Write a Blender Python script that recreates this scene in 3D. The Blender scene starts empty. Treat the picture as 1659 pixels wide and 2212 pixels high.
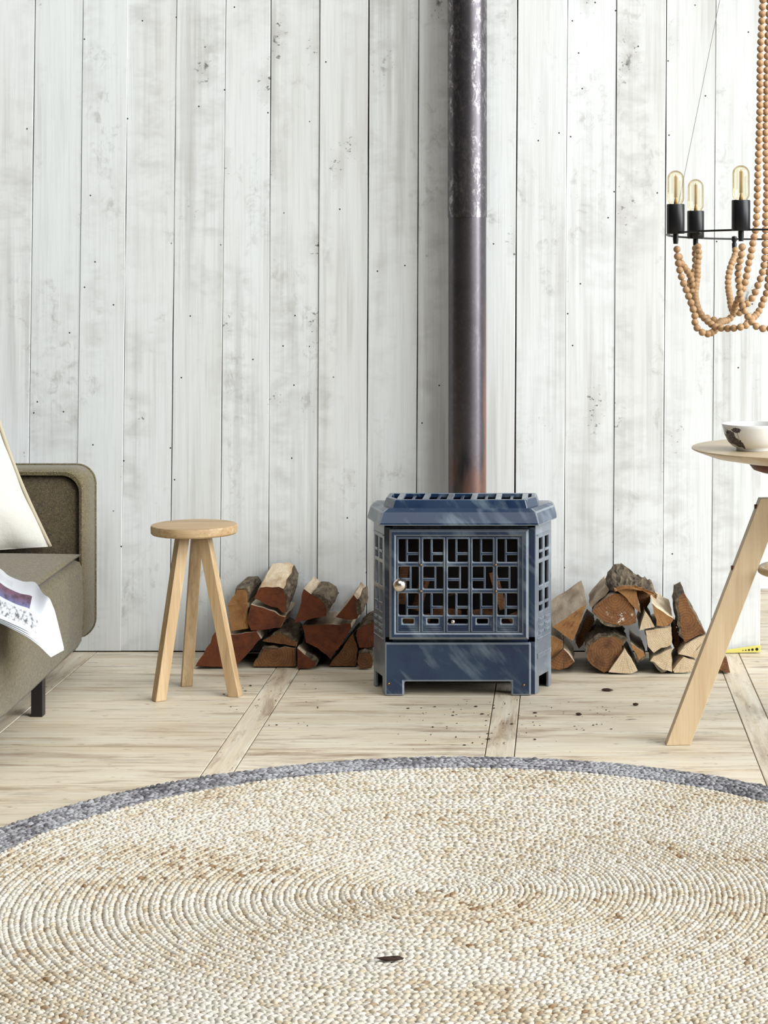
import bpy, bmesh, math, random
import numpy as np
from mathutils import Vector, Matrix

random.seed(7)
rng = np.random.default_rng(11)
C = bpy.context.scene.collection
sc = bpy.context.scene

# ------------------------------------------------------------------ camera, light, exposure
F, H = 4400.0, 1.23                 # focal length in pixels of the 1659 x 2212 frame, eye height in metres
VX, VY = 1215.0, 560.0              # vanishing point of the straight-on view
cd = bpy.data.cameras.new('camera'); cam = bpy.data.objects.new('camera', cd); C.objects.link(cam)
cam.location = (0, 0, H); cam.rotation_euler = (math.pi / 2, 0, 0)
cd.sensor_fit = 'VERTICAL'; cd.sensor_height = 36.0; cd.sensor_width = 27.0
cd.lens = F / 2212 * 36.0
cd.shift_x = -(VX - 829.5) / 2212
cd.shift_y = (VY - 1106) / 2212
cd.clip_start = 0.05
sc.camera = cam

w = bpy.data.worlds.new('world'); sc.world = w; w.use_nodes = True
w.node_tree.nodes['Background'].inputs[0].default_value = (1.0, 0.93, 0.84, 1)
w.node_tree.nodes['Background'].inputs[1].default_value = 0.10

def area(name, loc, target, sx, sy, power, col):
    l = bpy.data.lights.new(name, 'AREA'); l.shape = 'RECTANGLE'; l.size = sx; l.size_y = sy
    l.energy = power; l.color = col
    o = bpy.data.objects.new(name, l); C.objects.link(o); o.location = loc
    o.rotation_euler = (Vector(target) - Vector(loc)).to_track_quat('-Z', 'Y').to_euler()
    return o
area('window_light', (23.0, -7.8, 13.6), (-0.5, 5.8, 0.7), 28.0, 20.0, 15300, (0.955, 0.99, 1.0))
area('side_window_light', (6.9, 3.9, 1.6), (-0.3, 5.4, 0.8), 1.8, 2.4, 190, (0.955, 0.99, 1.0))
area('overhead_fill_light', (0.4, 2.2, 6.2), (0.0, 5.2, 0.6), 6.0, 5.0, 200, (0.97, 0.99, 1.0))  # added soft fill from above; the room has no known roof opening

vs_ = sc.view_settings
sc.display_settings.display_device = 'sRGB'
vs_.view_transform = 'Standard'; vs_.look = 'None'; vs_.exposure = -0.13; vs_.gamma = 1.0
vs_.use_curve_mapping = False
sc.cycles.max_bounces = 8; sc.cycles.diffuse_bounces = 1; sc.cycles.transparent_max_bounces = 24
sc.cycles.caustics_reflective = False; sc.cycles.caustics_refractive = False
sc.cycles.sample_clamp_indirect = 6

# ------------------------------------------------------------------ helpers
def at(px, py, d):
    """World point seen at a pixel of the photograph at distance d."""
    return Vector(((px - VX) / F * d, d, H - (py - VY) / F * d))

def lin(r, g, b):
    f = lambda c: (c / 255 / 12.92) if c / 255 <= 0.04045 else ((c / 255 + 0.055) / 1.055) ** 2.4
    return (f(r), f(g), f(b), 1)

WORLD = {}
def wloc(o): return WORLD.get(o.name, Vector((0, 0, 0)))

def tag(o, label=None, cat=None, group=None, kind=None):
    if label: o['label'] = label
    if cat: o['category'] = cat
    if group: o['group'] = group
    if kind: o['kind'] = kind
    return o

def empty(name, loc, label=None, cat=None, group=None, kind=None, parent=None):
    o = bpy.data.objects.new(name, None); C.objects.link(o); o.empty_display_size = 0.05
    loc = Vector(loc)
    if parent: o.parent = parent
    o.location = loc - (wloc(parent) if parent else Vector((0, 0, 0)))
    WORLD[o.name] = loc
    return tag(o, label, cat, group, kind)

class MB:
    def __init__(s): s.v = []; s.f = []; s.m = []
    def add(s, vs, fs, mi=0):
        b = len(s.v); s.v += [Vector(p) for p in vs]
        for f in fs: s.f.append([b + i for i in f]); s.m.append(mi)
        return s
    def box(s, x0, x1, y0, y1, z0, z1, mi=0):
        vs = [(x, y, z) for z in (z0, z1) for y in (y0, y1) for x in (x0, x1)]
        return s.add(vs, [(0, 2, 3, 1), (4, 5, 7, 6), (0, 1, 5, 4), (2, 6, 7, 3), (0, 4, 6, 2), (1, 3, 7, 5)], mi)
    def obox(s, O, U, V, N, u0, u1, v0, v1, n0, n1, mi=0):
        O, U, V, N = map(Vector, (O, U, V, N))
        vs = [O + U * u + V * v + N * n for n in (n0, n1) for v in (v0, v1) for u in (u0, u1)]
        return s.add(vs, [(0, 2, 3, 1), (4, 5, 7, 6), (0, 1, 5, 4), (2, 6, 7, 3), (0, 4, 6, 2), (1, 3, 7, 5)], mi)
    def loft(s, loops, cap0=True, cap1=True, closed=True, mi=0):
        n = len(loops[0]); b = len(s.v)
        for L in loops: s.v += [Vector(p) for p in L]
        for k in range(len(loops) - 1):
            for i in range(n if closed else n - 1):
                j = (i + 1) % n
                s.f.append([b + k * n + i, b + k * n + j, b + (k + 1) * n + j, b + (k + 1) * n + i]); s.m.append(mi)
        if cap0: s.f.append([b + i for i in range(n)][::-1]); s.m.append(mi)
        if cap1: s.f.append([b + (len(loops) - 1) * n + i for i in range(n)]); s.m.append(mi)
        return s
    def lathe(s, prof, c, seg=32, mi=0, caps=True):
        c = Vector(c); loops = []
        for r, z in prof:
            loops.append([c + Vector((max(r, 1e-5) * math.cos(2 * math.pi * i / seg), max(r, 1e-5) * math.sin(2 * math.pi * i / seg), z)) for i in range(seg)])
        return s.loft(loops, caps and prof[0][0] > 1e-4, caps and prof[-1][0] > 1e-4, True, mi)
    def tube(s, pts, r, seg=8, mi=0, closed=False):
        pts = [Vector(p) for p in pts]; loops = []; n = len(pts); up = None
        for i, p in enumerate(pts):
            a = pts[(i - 1) % n] if (closed or i > 0) else p
            c = pts[(i + 1) % n] if (closed or i < n - 1) else p
            t = (c - a).normalized()
            if up is None: up = Vector((0, 0, 1)) if abs(t.z) < 0.9 else Vector((1, 0, 0))
            sx = t.cross(up).normalized(); up = sx.cross(t).normalized()
            loops.append([p + sx * (r * math.cos(2 * math.pi * k / seg)) + up * (r * math.sin(2 * math.pi * k / seg)) for k in range(seg)])
        if closed: loops.append(loops[0]); return s.loft(loops, False, False, True, mi)
        return s.loft(loops, True, True, True, mi)
    def ball(s, c, r, seg=16, rings=10, sz=1.0, mi=0):
        prof = [(r * math.sin(math.pi * i / rings), -r * sz * math.cos(math.pi * i / rings)) for i in range(rings + 1)]
        return s.lathe(prof, c, seg, mi)
    def plate(s, O, U, V, N, us, vs, holes, t, mi=0):
        """Plate of grid cells; cells in holes are left open, with walls round them."""
        O, U, V, N = map(Vector, (O, U, V, N)); hs = set(holes)
        P = lambda i, j, k: O + U * us[i] + V * vs[j] - N * (t * k)
        nu, nv = len(us) - 1, len(vs) - 1
        solid = lambda i, j: 0 <= i < nu and 0 <= j < nv and (i, j) not in hs
        for i in range(nu):
            for j in range(nv):
                if not solid(i, j): continue
                s.add([P(i, j, 0), P(i + 1, j, 0), P(i + 1, j + 1, 0), P(i, j + 1, 0)], [(0, 1, 2, 3)], mi)
                s.add([P(i, j, 1), P(i + 1, j, 1), P(i + 1, j + 1, 1), P(i, j + 1, 1)], [(3, 2, 1, 0)], mi)
                for di, dj, a, b in ((-1, 0, (i, j), (i, j + 1)), (1, 0, (i + 1, j), (i + 1, j + 1)), (0, -1, (i, j), (i + 1, j)), (0, 1, (i, j + 1), (i + 1, j + 1))):
                    if not solid(i + di, j + dj):
                        s.add([P(*a, 0), P(*b, 0), P(*b, 1), P(*a, 1)], [(0, 1, 2, 3)], mi)
        return s
    def build(s, name, mats, parent=None, label=None, cat=None, group=None, kind=None, smooth=False, bevel=0, seg=2, origin=None, sub=0, auto=None):
        me = bpy.data.meshes.new(name)
        if origin is None:
            xs = [p.x for p in s.v]; ys = [p.y for p in s.v]; zs = [p.z for p in s.v]
            origin = Vector(((min(xs) + max(xs)) / 2, (min(ys) + max(ys)) / 2, min(zs)))
        origin = Vector(origin)
        me.from_pydata([p - origin for p in s.v], [], s.f)
        if not isinstance(mats, (list, tuple)): mats = [mats]
        for m in mats: me.materials.append(m)
        me.polygons.foreach_set('material_index', s.m)
        bm = bmesh.new(); bm.from_mesh(me)
        bmesh.ops.remove_doubles(bm, verts=bm.verts, dist=1e-5)
        bmesh.ops.recalc_face_normals(bm, faces=bm.faces)
        bm.to_mesh(me); bm.free()
        if smooth or auto: me.polygons.foreach_set('use_smooth', [True] * len(me.polygons))
        if auto: me.set_sharp_from_angle(angle=math.radians(auto))
        me.update()
        o = bpy.data.objects.new(name, me); C.objects.link(o)
        if parent: o.parent = parent
        o.location = origin - (wloc(parent) if parent else Vector((0, 0, 0)))
        WORLD[o.name] = origin
        if bevel:
            b = o.modifiers.new('edge', 'BEVEL'); b.width = bevel; b.segments = seg; b.limit_method = 'ANGLE'; b.angle_limit = math.radians(35)
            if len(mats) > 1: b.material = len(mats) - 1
        if sub:
            b = o.modifiers.new('smooth', 'SUBSURF'); b.levels = sub; b.render_levels = sub
        return tag(o, label, cat, group, kind)

def dup(o, parent=None, offset=None):
    c = o.copy(); C.objects.link(c)
    if parent is not None: c.parent = parent
    return c

# ------------------------------------------------------------------ material helpers
def nd(nt, t, ins=None, **at_):
    n = nt.nodes.new('ShaderNode' + t)
    for k, v in at_.items(): setattr(n, k, v)
    for k, v in (ins or {}).items():
        if isinstance(v, bpy.types.NodeSocket): nt.links.new(v, n.inputs[k])
        else: n.inputs[k].default_value = v
    return n
def mixc(nt, fac, a, b, blend='MIX'):
    n = nd(nt, 'Mix', {0: fac, 6: a, 7: b}, data_type='RGBA', blend_type=blend); return n.outputs[2]
def mth(nt, op, a, b=0.5, c=None, clamp=False):
    ins = {0: a, 1: b}
    if c is not None: ins[2] = c
    return nd(nt, 'Math', ins, operation=op, use_clamp=clamp).outputs[0]
def rmp(nt, fac, lo, hi, a=0.0, b=1.0):
    n = nd(nt, 'MapRange', {0: fac, 1: lo, 2: hi, 3: a, 4: b}); n.clamp = True; return n.outputs[0]
def noi(nt, vec, scale=1.0, detail=4, rough=0.55, dist=0.0):
    return nd(nt, 'TexNoise', {'Vector': vec, 'Scale': scale, 'Detail': detail, 'Roughness': rough, 'Distortion': dist}).outputs[0]
def mapv(nt, vec, scale=(1, 1, 1), loc=(0, 0, 0)):
    return nd(nt, 'Mapping', {0: vec, 1: loc, 3: scale}).outputs[0]
def bump(nt, h, strength=0.3, dist=0.002):
    return nd(nt, 'Bump', {'Strength': strength, 'Distance': dist, 'Height': h}).outputs[0]
def objc(nt, rnd=True):
    tc = nd(nt, 'TexCoord').outputs['Object']
    if not rnd: return tc, None
    r = nd(nt, 'ObjectInfo').outputs['Random']
    r50 = mth(nt, 'MULTIPLY', r, 57.3)
    return nd(nt, 'VectorMath', {0: tc, 1: r50}, operation='ADD').outputs[0], r
def mat(name, rough=0.6, col=None, **bs):
    m = bpy.data.materials.new(name); m.use_nodes = True
    nt = m.node_tree; b = nt.nodes['Principled BSDF']
    b.inputs['Roughness'].default_value = rough
    if col: b.inputs['Base Color'].default_value = col
    for k, v in bs.items(): b.inputs[k.replace('_', ' ')].default_value = v
    return m, nt, b
def setin(nt, b, **k):
    for n, v in k.items():
        n = n.replace('_', ' ')
        if isinstance(v, bpy.types.NodeSocket): nt.links.new(v, b.inputs[n])
        else: b.inputs[n].default_value = v

# ------------------------------------------------------------------ materials
def m_whitewash():
    m, nt, b = mat('whitewashed_wood', 0.62)
    v, r = objc(nt)
    base = mixc(nt, r, lin(236, 239, 238), lin(244, 246, 246))
    warm = noi(nt, mapv(nt, v, (3, 1, 0.7)), 1.0, 3)
    c = mixc(nt, rmp(nt, warm, 0.4, 0.75, 0, 0.5), base, lin(222, 219, 212))
    # worn grain streaks
    st = noi(nt, mapv(nt, v, (38, 1, 1.1)), 1.0, 6, 0.6)
    big = noi(nt, mapv(nt, v, (6, 1, 1.3)), 1.0, 2)
    sfac = mth(nt, 'MULTIPLY', rmp(nt, st, 0.45, 0.72), rmp(nt, big, 0.44, 0.62))
    c = mixc(nt, mth(nt, 'MULTIPLY', sfac, 0.42), c, lin(146, 137, 126))
    # saw-mark smudges stacked up the board
    sm = noi(nt, mapv(nt, v, (9, 1, 17)), 1.0, 3, 0.6, 0.3)
    sb = noi(nt, mapv(nt, v, (7, 1, 0.9), (3, 0, 8)), 1.0, 2)
    mfac = mth(nt, 'MULTIPLY', rmp(nt, sm, 0.44, 0.68), rmp(nt, sb, 0.45, 0.62))
    c = mixc(nt, mth(nt, 'MULTIPLY', mfac, 0.33), c, lin(160, 155, 148))
    fine = noi(nt, mapv(nt, v, (170, 1, 3)), 1.0, 5, 0.7)
    c = mixc(nt, rmp(nt, fine, 0.48, 0.8, 0, 0.42), c, lin(190, 186, 179))
    s3 = noi(nt, mapv(nt, v, (26, 1, 21), (11, 0, 4)), 1.0, 5, 0.75, 0.5); s4 = noi(nt, mapv(nt, v, (8, 1, 2.6), (6, 0, 3)), 1.0, 2)
    c = mixc(nt, mth(nt, 'MULTIPLY', mth(nt, 'MULTIPLY', rmp(nt, s3, 0.52, 0.7), rmp(nt, s4, 0.52, 0.64)), 0.42), c, lin(138, 130, 122))
    # knots: dark flecked eyes
    wob = noi(nt, mapv(nt, v, (30, 1, 30)), 1.0, 3)
    vk = nd(nt, 'VectorMath', {0: mapv(nt, v, (7, 1, 3.1)), 1: mth(nt, 'MULTIPLY', wob, 0.35)}, operation='ADD').outputs[0]
    vo = nd(nt, 'TexVoronoi', {'Vector': vk, 'Scale': 1.0}, feature='F1')
    kd = mth(nt, 'ADD', vo.outputs['Distance'], mth(nt, 'MULTIPLY', mth(nt, 'SUBTRACT', wob, 0.5), 0.22))
    pick = rmp(nt, nd(nt, 'SeparateColor', {0: vo.outputs['Color']}).outputs[0], 0.45, 0.5)
    kf = mth(nt, 'MULTIPLY', rmp(nt, kd, 0.07, 0.025), pick)
    kh = mth(nt, 'MULTIPLY', rmp(nt, kd, 0.26, 0.05), pick)
    c = mixc(nt, mth(nt, 'MULTIPLY', kh, 0.35), c, lin(160, 152, 142))
    fl = noi(nt, mapv(nt, v, (55, 1, 75), (5, 0, 2)), 1.0, 3, 0.7)
    kfl = mth(nt, 'MULTIPLY', rmp(nt, kd, 0.3, 0.15), mth(nt, 'MULTIPLY', rmp(nt, fl, 0.62, 0.66), pick))
    c = mixc(nt, mth(nt, 'MAXIMUM', mth(nt, 'MULTIPLY', kf, 0.75), mth(nt, 'MULTIPLY', kfl, 0.85)), c, lin(52, 46, 42))
    # small nail holes
    vn = nd(nt, 'TexVoronoi', {'Vector': mapv(nt, v, (15, 1, 5), (2, 0, 1)), 'Scale': 1.0}, feature='F1')
    pn = rmp(nt, nd(nt, 'SeparateColor', {0: vn.outputs['Color']}).outputs[1], 0.8, 0.82)
    sx = nd(nt, 'VectorMath', {0: mapv(nt, v, (15, 1, 5), (2, 0, 1)), 1: vn.outputs['Position']}, operation='SUBTRACT').outputs[0]
    sx = nd(nt, 'VectorMath', {0: sx, 1: (1.0, 0.0, 3.0)}, operation='MULTIPLY').outputs[0]
    ln = nd(nt, 'VectorMath', {0: sx}, operation='LENGTH').outputs['Value']
    c = mixc(nt, mth(nt, 'MULTIPLY', rmp(nt, ln, 0.045, 0.03), pn), c, lin(45, 42, 40))
    hgt = mth(nt, 'ADD', mth(nt, 'MULTIPLY', fine, 0.5), mth(nt, 'SUBTRACT', mth(nt, 'MULTIPLY', st, 0.7), kf))
    setin(nt, b, Base_Color=c, Normal=bump(nt, hgt, 0.25, 0.002))
    return m
WALLWOOD = m_whitewash()
DARKGAP = mat('gap_dark', 0.9, lin(70, 58, 46))[0]
WHITEWALL = mat('white_plaster', 0.8, lin(246, 246, 246))[0]

def m_pine(name, axis, tone=1.0):
    m, nt, b = mat(name, 0.55)
    v, r = objc(nt)
    sc_ = lambda a, c_: (a, c_, 1) if axis == 'x' else (c_, a, 1)
    g1 = noi(nt, mapv(nt, v, sc_(1.6, 34)), 1.0, 6, 0.62, 0.3)
    g2 = noi(nt, mapv(nt, v, sc_(5, 150)), 1.0, 4, 0.6)
    c = mixc(nt, rmp(nt, g1, 0.3, 0.72), lin(248, 240, 222), lin(224, 205, 174))
    c = mixc(nt, rmp(nt, g2, 0.45, 0.8, 0, 0.35), c, lin(172, 150, 120))
    d = noi(nt, mapv(nt, v, sc_(3.2, 20), (4, 2, 0)), 1.0, 5, 0.7, 0.4)
    c = mixc(nt, rmp(nt, d, 0.5, 0.68, 0, 0.75), c, lin(136, 104, 74))
    bl = noi(nt, mapv(nt, v, sc_(2.2, 5), (1, 6, 0)), 1.0, 3)
    c = mixc(nt, rmp(nt, bl, 0.5, 0.7, 0, 0.3), c, lin(180, 150, 116))
    ds = noi(nt, mapv(nt, v, sc_(14, 60), (9, 3, 0)), 1.0, 3, 0.7)
    c = mixc(nt, rmp(nt, ds, 0.64, 0.71, 0, 0.75), c, lin(76, 52, 38))
    wt = noi(nt, mapv(nt, v, sc_(3, 12), (19, 3, 0)), 1.0, 3, 0.7)
    c = mixc(nt, rmp(nt, wt, 0.6, 0.75, 0, 0.5), c, lin(240, 232, 212))
    c = mixc(nt, mth(nt, 'MULTIPLY', r, 0.3), c, lin(200, 182, 152))
    setin(nt, b, Base_Color=c, Normal=bump(nt, mth(nt, 'ADD', g1, g2), 0.25, 0.0015), Roughness=rmp(nt, g1, 0.3, 0.8, 0.42, 0.65))
    return m
PINEX = m_pine('pine_cross', 'x'); PINEY = m_pine('pine_strip', 'y')

def m_enamel(name='blue_enamel', pale=0.0):
    m, nt, b = mat(name, 0.3)
    v, _ = objc(nt, False)
    geo = nd(nt, 'NewGeometry').outputs['Position']
    rot = nd(nt, 'VectorRotate', {0: geo, 1: (0, 0, 0), 2: (0, 1, 0), 3: math.radians(42)}).outputs[0]
    s1 = noi(nt, mapv(nt, rot, (9, 9, 30)), 1.0, 4, 0.55, 0.2)
    s1 = noi(nt, mapv(nt, rot, (26, 14, 7)), 1.0, 4, 0.5, 0.2)
    s2 = noi(nt, geo, 9.0, 3)
    c = mixc(nt, rmp(nt, s2, 0.35, 0.68), lin(18, 42, 76), lin(36, 60, 86))
    c = mixc(nt, rmp(nt, s1, 0.5, 0.74, 0, 0.75), c, lin(128, 144, 156))
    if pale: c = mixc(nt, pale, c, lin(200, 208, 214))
    sp = noi(nt, geo, 130.0, 2)
    c = mixc(nt, rmp(nt, sp, 0.72, 0.76, 0, 0.6), c, lin(26, 24, 26))
    setin(nt, b, Base_Color=c, Roughness=rmp(nt, s2, 0.3, 0.7, 0.2, 0.36), Normal=bump(nt, noi(nt, geo, 60.0, 2), 0.08, 0.002))
    b.inputs['Coat Weight'].default_value = 0.25; b.inputs['Coat Roughness'].default_value = 0.12
    return m
ENAMEL = m_enamel(); ENAMEL_SIDE_LIT = m_enamel('blue_enamel_side_lit', 0.3); ENAMEL_LIT = m_enamel('blue_enamel_lit', 0.36)  # window reflection painted into the side panels, highlights into edges and ribs
SOOT = mat('soot', 0.9, lin(26, 23, 22))[0]
BRASS = mat('aged_brass', 0.35, lin(150, 120, 80), Metallic=1.0)[0]
CHROME = mat('polished_steel', 0.22, lin(225, 215, 200), Metallic=1.0)[0]

def m_pipe(name, flake, rust):
    m, nt, b = mat(name, 0.4)
    geo = nd(nt, 'NewGeometry').outputs['Position']
    n1 = noi(nt, mapv(nt, geo, (1, 1, 0.55)), 70.0, 7, 0.75, 0.6)
    n2 = noi(nt, geo, 9.0, 4, 0.6); n3 = noi(nt, mapv(nt, geo, (1, 1, 0.7)), 16.0, 3, 0.6)
    fk = mth(nt, 'MULTIPLY', rmp(nt, n1, 0.5, 0.58), rmp(nt, n3, 0.38, 0.5))
    c = mixc(nt, n2, lin(84, 80, 84), lin(112, 107, 112))
    c = mixc(nt, mth(nt, 'MULTIPLY', fk, flake), c, lin(156, 152, 154))
    rg = rmp(nt, fk, 0.0, 1.0, 0.37, 0.37 - 0.13 * flake)
    met = rmp(nt, n2, 0.3, 0.7, 1.0, 0.95)
    if rust:
        sp = nd(nt, 'SeparateXYZ', {0: geo})
        low = rmp(nt, sp.outputs[2], 1.15, 0.75)
        rn = noi(nt, mapv(nt, geo, (1, 1, 0.3)), 14.0, 4, 0.6)
        side = rmp(nt, mth(nt, 'ADD', sp.outputs[0], mth(nt, 'MULTIPLY', rn, 0.02)), XPIPE + 0.060, XPIPE + 0.066)
        rs = mth(nt, 'MAXIMUM', mth(nt, 'MULTIPLY', side, low), mth(nt, 'MULTIPLY', rmp(nt, rn, 0.5, 0.62), rmp(nt, sp.outputs[2], 0.68, 0.52, 0, 0.7)))
        rs = mth(nt, 'MULTIPLY', rs, rust)
        c = mixc(nt, rs, c, lin(140, 84, 48)); met = mth(nt, 'MULTIPLY', met, mth(nt, 'SUBTRACT', 1.0, rs))
    setin(nt, b, Base_Color=c, Metallic=met, Roughness=rg, Normal=bump(nt, n1, 0.10, 0.002))
    return m
XPIPE = at(1009.5, 0, 6.30).x
PIPE1 = m_pipe('pipe_flaked', 0.9, 0); PIPE2 = m_pipe('pipe_bare', 0.12, 0.7)

def m_end(name, c1, c2, c3, ring=70, rough_=0.8, blot=0.5, mould=0.0):
    m, nt, b = mat(name, rough_)
    tc = nd(nt, 'TexCoord').outputs['Object']; r = nd(nt, 'ObjectInfo').outputs['Random']
    off = nd(nt, 'VectorMath', {0: tc, 1: mth(nt, 'MULTIPLY', r, 31.0)}, operation='ADD').outputs[0]
    wv = nd(nt, 'TexWave', {'Vector': tc, 'Scale': ring, 'Distortion': 2.5, 'Detail': 2, 'Detail Scale': 0.4}, wave_type='RINGS', rings_direction='Y').outputs[1]
    n1 = noi(nt, off, 22.0, 5, 0.65); n2 = noi(nt, off, 120.0, 4, 0.7)
    c = mixc(nt, rmp(nt, n1, 0.3, 0.7), c1, c2)
    c = mixc(nt, mth(nt, 'MULTIPLY', wv, 0.35), c, c3)
    c = mixc(nt, rmp(nt, noi(nt, off, 11.0, 4, 0.7), 0.52, 0.7, 0, blot), c, c3)
    # radial cracks
    sp = nd(nt, 'SeparateXYZ', {0: tc}); ang = mth(nt, 'ARCTAN2', sp.outputs[0], sp.outputs[2])
    cv = nd(nt, 'CombineXYZ', {0: mth(nt, 'MULTIPLY', ang, 9.0), 1: mth(nt, 'MULTIPLY', r, 40.0), 2: mth(nt, 'MULTIPLY', nd(nt, 'VectorMath', {0: tc}, operation='LENGTH').outputs['Value'], 9.0)}).outputs[0]
    ck = noi(nt, cv, 1.6, 3, 0.6)
    c = mixc(nt, rmp(nt, ck, 0.62, 0.68, 0, 0.55), c, lin(40, 22, 12))
    if mould:
        ms = mth(nt, 'MULTIPLY', rmp(nt, noi(nt, off, 70.0, 4, 0.7), 0.56, 0.63), rmp(nt, noi(nt, off, 17.0, 2), 0.5, 0.58))
        c = mixc(nt, mth(nt, 'MULTIPLY', ms, mould), c, lin(236, 226, 210))
    setin(nt, b, Base_Color=c, Normal=bump(nt, mth(nt, 'ADD', n2, mth(nt, 'SUBTRACT', n1, ck)), 0.5, 0.003))
    return m
END_RED = m_end('end_grain_russet', lin(132, 68, 28), lin(90, 40, 17), lin(42, 18, 10))
END_TAN = m_end('end_grain_tan', lin(186, 138, 84), lin(158, 108, 62), lin(106, 66, 36))
END_PALE = m_end('end_grain_pale', lin(232, 212, 180), lin(212, 186, 148), lin(160, 126, 90), 60, blot=0.35)
END_ROUGH = m_end('end_grain_rough', lin(150, 102, 58), lin(106, 66, 36), lin(54, 32, 20), 40, blot=0.7)
END_MOULD = m_end('end_grain_mouldy', lin(156, 106, 60), lin(118, 74, 40), lin(58, 34, 20), 40, blot=0.6, mould=0.95)

def m_split(name, c1, c2, c3):
    m, nt, b = mat(name, 0.75)
    v, r = objc(nt)
    g = noi(nt, mapv(nt, v, (45, 4, 45)), 1.0, 6, 0.65, 0.4); n2 = noi(nt, mapv(nt, v, (12, 5, 12)), 1.0, 4)
    c = mixc(nt, rmp(nt, g, 0.35, 0.7), c1, c2)
    c = mixc(nt, rmp(nt, n2, 0.5, 0.68, 0, 0.8), c, c3)
    setin(nt, b, Base_Color=c, Normal=bump(nt, g, 0.6, 0.004))
    return m
SPLIT = m_split('split_wood', lin(238, 222, 194), lin(208, 182, 146), lin(164, 118, 72))
SPLITG = m_split('split_wood_weathered', lin(218, 200, 174), lin(186, 162, 134), lin(120, 92, 68))
def m_bark():
    m, nt, b = mat('bark', 0.9)
    v, r = objc(nt)
    g = noi(nt, mapv(nt, v, (60, 14, 60)), 1.0, 6, 0.7, 0.6); n2 = noi(nt, v, 14.0, 4)
    c = mixc(nt, rmp(nt, g, 0.38, 0.66), lin(60, 47, 36), lin(138, 122, 98))
    c = mixc(nt, rmp(nt, n2, 0.55, 0.7, 0, 0.6), c, lin(104, 92, 66))
    setin(nt, b, Base_Color=c, Normal=bump(nt, g, 1.0, 0.008))
    return m
BARK = m_bark()

def m_oak(name, axis, c1, c2, c3, rough_=0.5):
    m, nt, b = mat(name, rough_)
    v, r = objc(nt)
    sc_ = {'x': (3, 60, 60), 'y': (60, 3, 60), 'z': (60, 60, 3)}[axis]
    g = noi(nt, mapv(nt, v, sc_), 1.0, 5, 0.6, 0.3); g2 = noi(nt, mapv(nt, v, tuple(k * 3.2 for k in sc_)), 1.0, 3)
    lo = noi(nt, mapv(nt, v, tuple(k / 6 for k in sc_)), 1.0, 3, 0.5, 0.6)
    c = mixc(nt, rmp(nt, g, 0.35, 0.7), c1, c2); c = mixc(nt, rmp(nt, g2, 0.5, 0.8, 0, 0.5), c, c3)
    c = mixc(nt, rmp(nt, lo, 0.5, 0.72, 0, 0.45), c, c3)
    setin(nt, b, Base_Color=c, Normal=bump(nt, g, 0.15, 0.001))
    return m
STOOLWOOD = m_oak('stool_oak', 'z', lin(216, 188, 148), lin(192, 160, 118), lin(150, 114, 76))
STOOLTOP = m_oak('stool_seat_oak', 'x', lin(206, 178, 138), lin(178, 144, 102), lin(116, 80, 50))
OAK = m_oak('table_oak', 'z', lin(222, 198, 162), lin(210, 182, 144), lin(192, 160, 120), 0.45)
OAKTOP = m_oak('table_top_oak', 'x', lin(224, 204, 172), lin(212, 188, 152), lin(192, 162, 124), 0.35)
WALNUT = m_oak('brown_hub_wood', 'x', lin(128, 78, 50), lin(106, 60, 38), lin(84, 46, 28), 0.5)
BEADM = m_oak('bead_beech', 'z', lin(206, 168, 126), lin(184, 142, 100), lin(150, 108, 72), 0.5)

def m_tweed(name, c1, c2, c3):
    m, nt, b = mat(name, 0.95)
    geo = nd(nt, 'TexCoord').outputs['Object']
    n1 = noi(nt, mapv(nt, geo, (260, 260, 260)), 1.0, 2, 0.7)
    n2 = noi(nt, mapv(nt, geo, (95, 95, 95), (3, 1, 2)), 1.0, 3, 0.7)
    wx = nd(nt, 'TexWave', {'Vector': geo, 'Scale': 160.0, 'Distortion': 3.0}, bands_direction='X').outputs[1]
    wz = nd(nt, 'TexWave', {'Vector': geo, 'Scale': 160.0, 'Distortion': 3.0}, bands_direction='Z').outputs[1]
    c = mixc(nt, rmp(nt, n2, 0.35, 0.65), c1, c2)
    c = mixc(nt, rmp(nt, n1, 0.5, 0.68, 0, 0.8), c, c3)
    h = mth(nt, 'ADD', n1, mth(nt, 'MULTIPLY', mth(nt, 'ADD', wx, wz), 0.4))
    setin(nt, b, Base_Color=c, Normal=bump(nt, h, 0.6, 0.002))
    b.inputs['Sheen Weight'].default_value = 0.25
    return m
TWEED = m_tweed('olive_tweed', lin(80, 70, 44), lin(110, 98, 66), lin(154, 140, 100))
TWEED_SHADED = m_tweed('olive_tweed_shaded', lin(62, 52, 36), lin(88, 76, 54), lin(120, 106, 76))  # darker copy of the tweed; shade on the arm's inner face painted in
BLACK = mat('black_lacquer', 0.45, lin(24, 22, 24))[0]
BLACKM = mat('black_metal', 0.38, lin(22, 22, 26))[0]
WIRE = mat('steel_wire', 0.4, lin(130, 128, 124))[0]
def m_linen():
    m, nt, b = mat('white_linen', 0.95)
    geo = nd(nt, 'TexCoord').outputs['Object']
    n = noi(nt, geo, 260.0, 3, 0.7); l = noi(nt, geo, 7.0, 3)
    c = mixc(nt, n, lin(206, 202, 192), lin(222, 219, 211)); c = mixc(nt, rmp(nt, l, 0.5, 0.75, 0, 0.3), c, lin(214, 206, 190))
    setin(nt, b, Base_Color=c, Normal=bump(nt, mth(nt, 'ADD', mth(nt, 'MULTIPLY', n, 0.3), mth(nt, 'MULTIPLY', noi(nt, geo, 14.0, 3), 1.5)), 0.4, 0.006))
    return m
LINEN = m_linen(); LINENE = mat('linen_flange', 0.95, lin(190, 178, 154))[0]
CERAMIC = mat('white_ceramic', 0.2, lin(240, 240, 236))[0]
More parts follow.
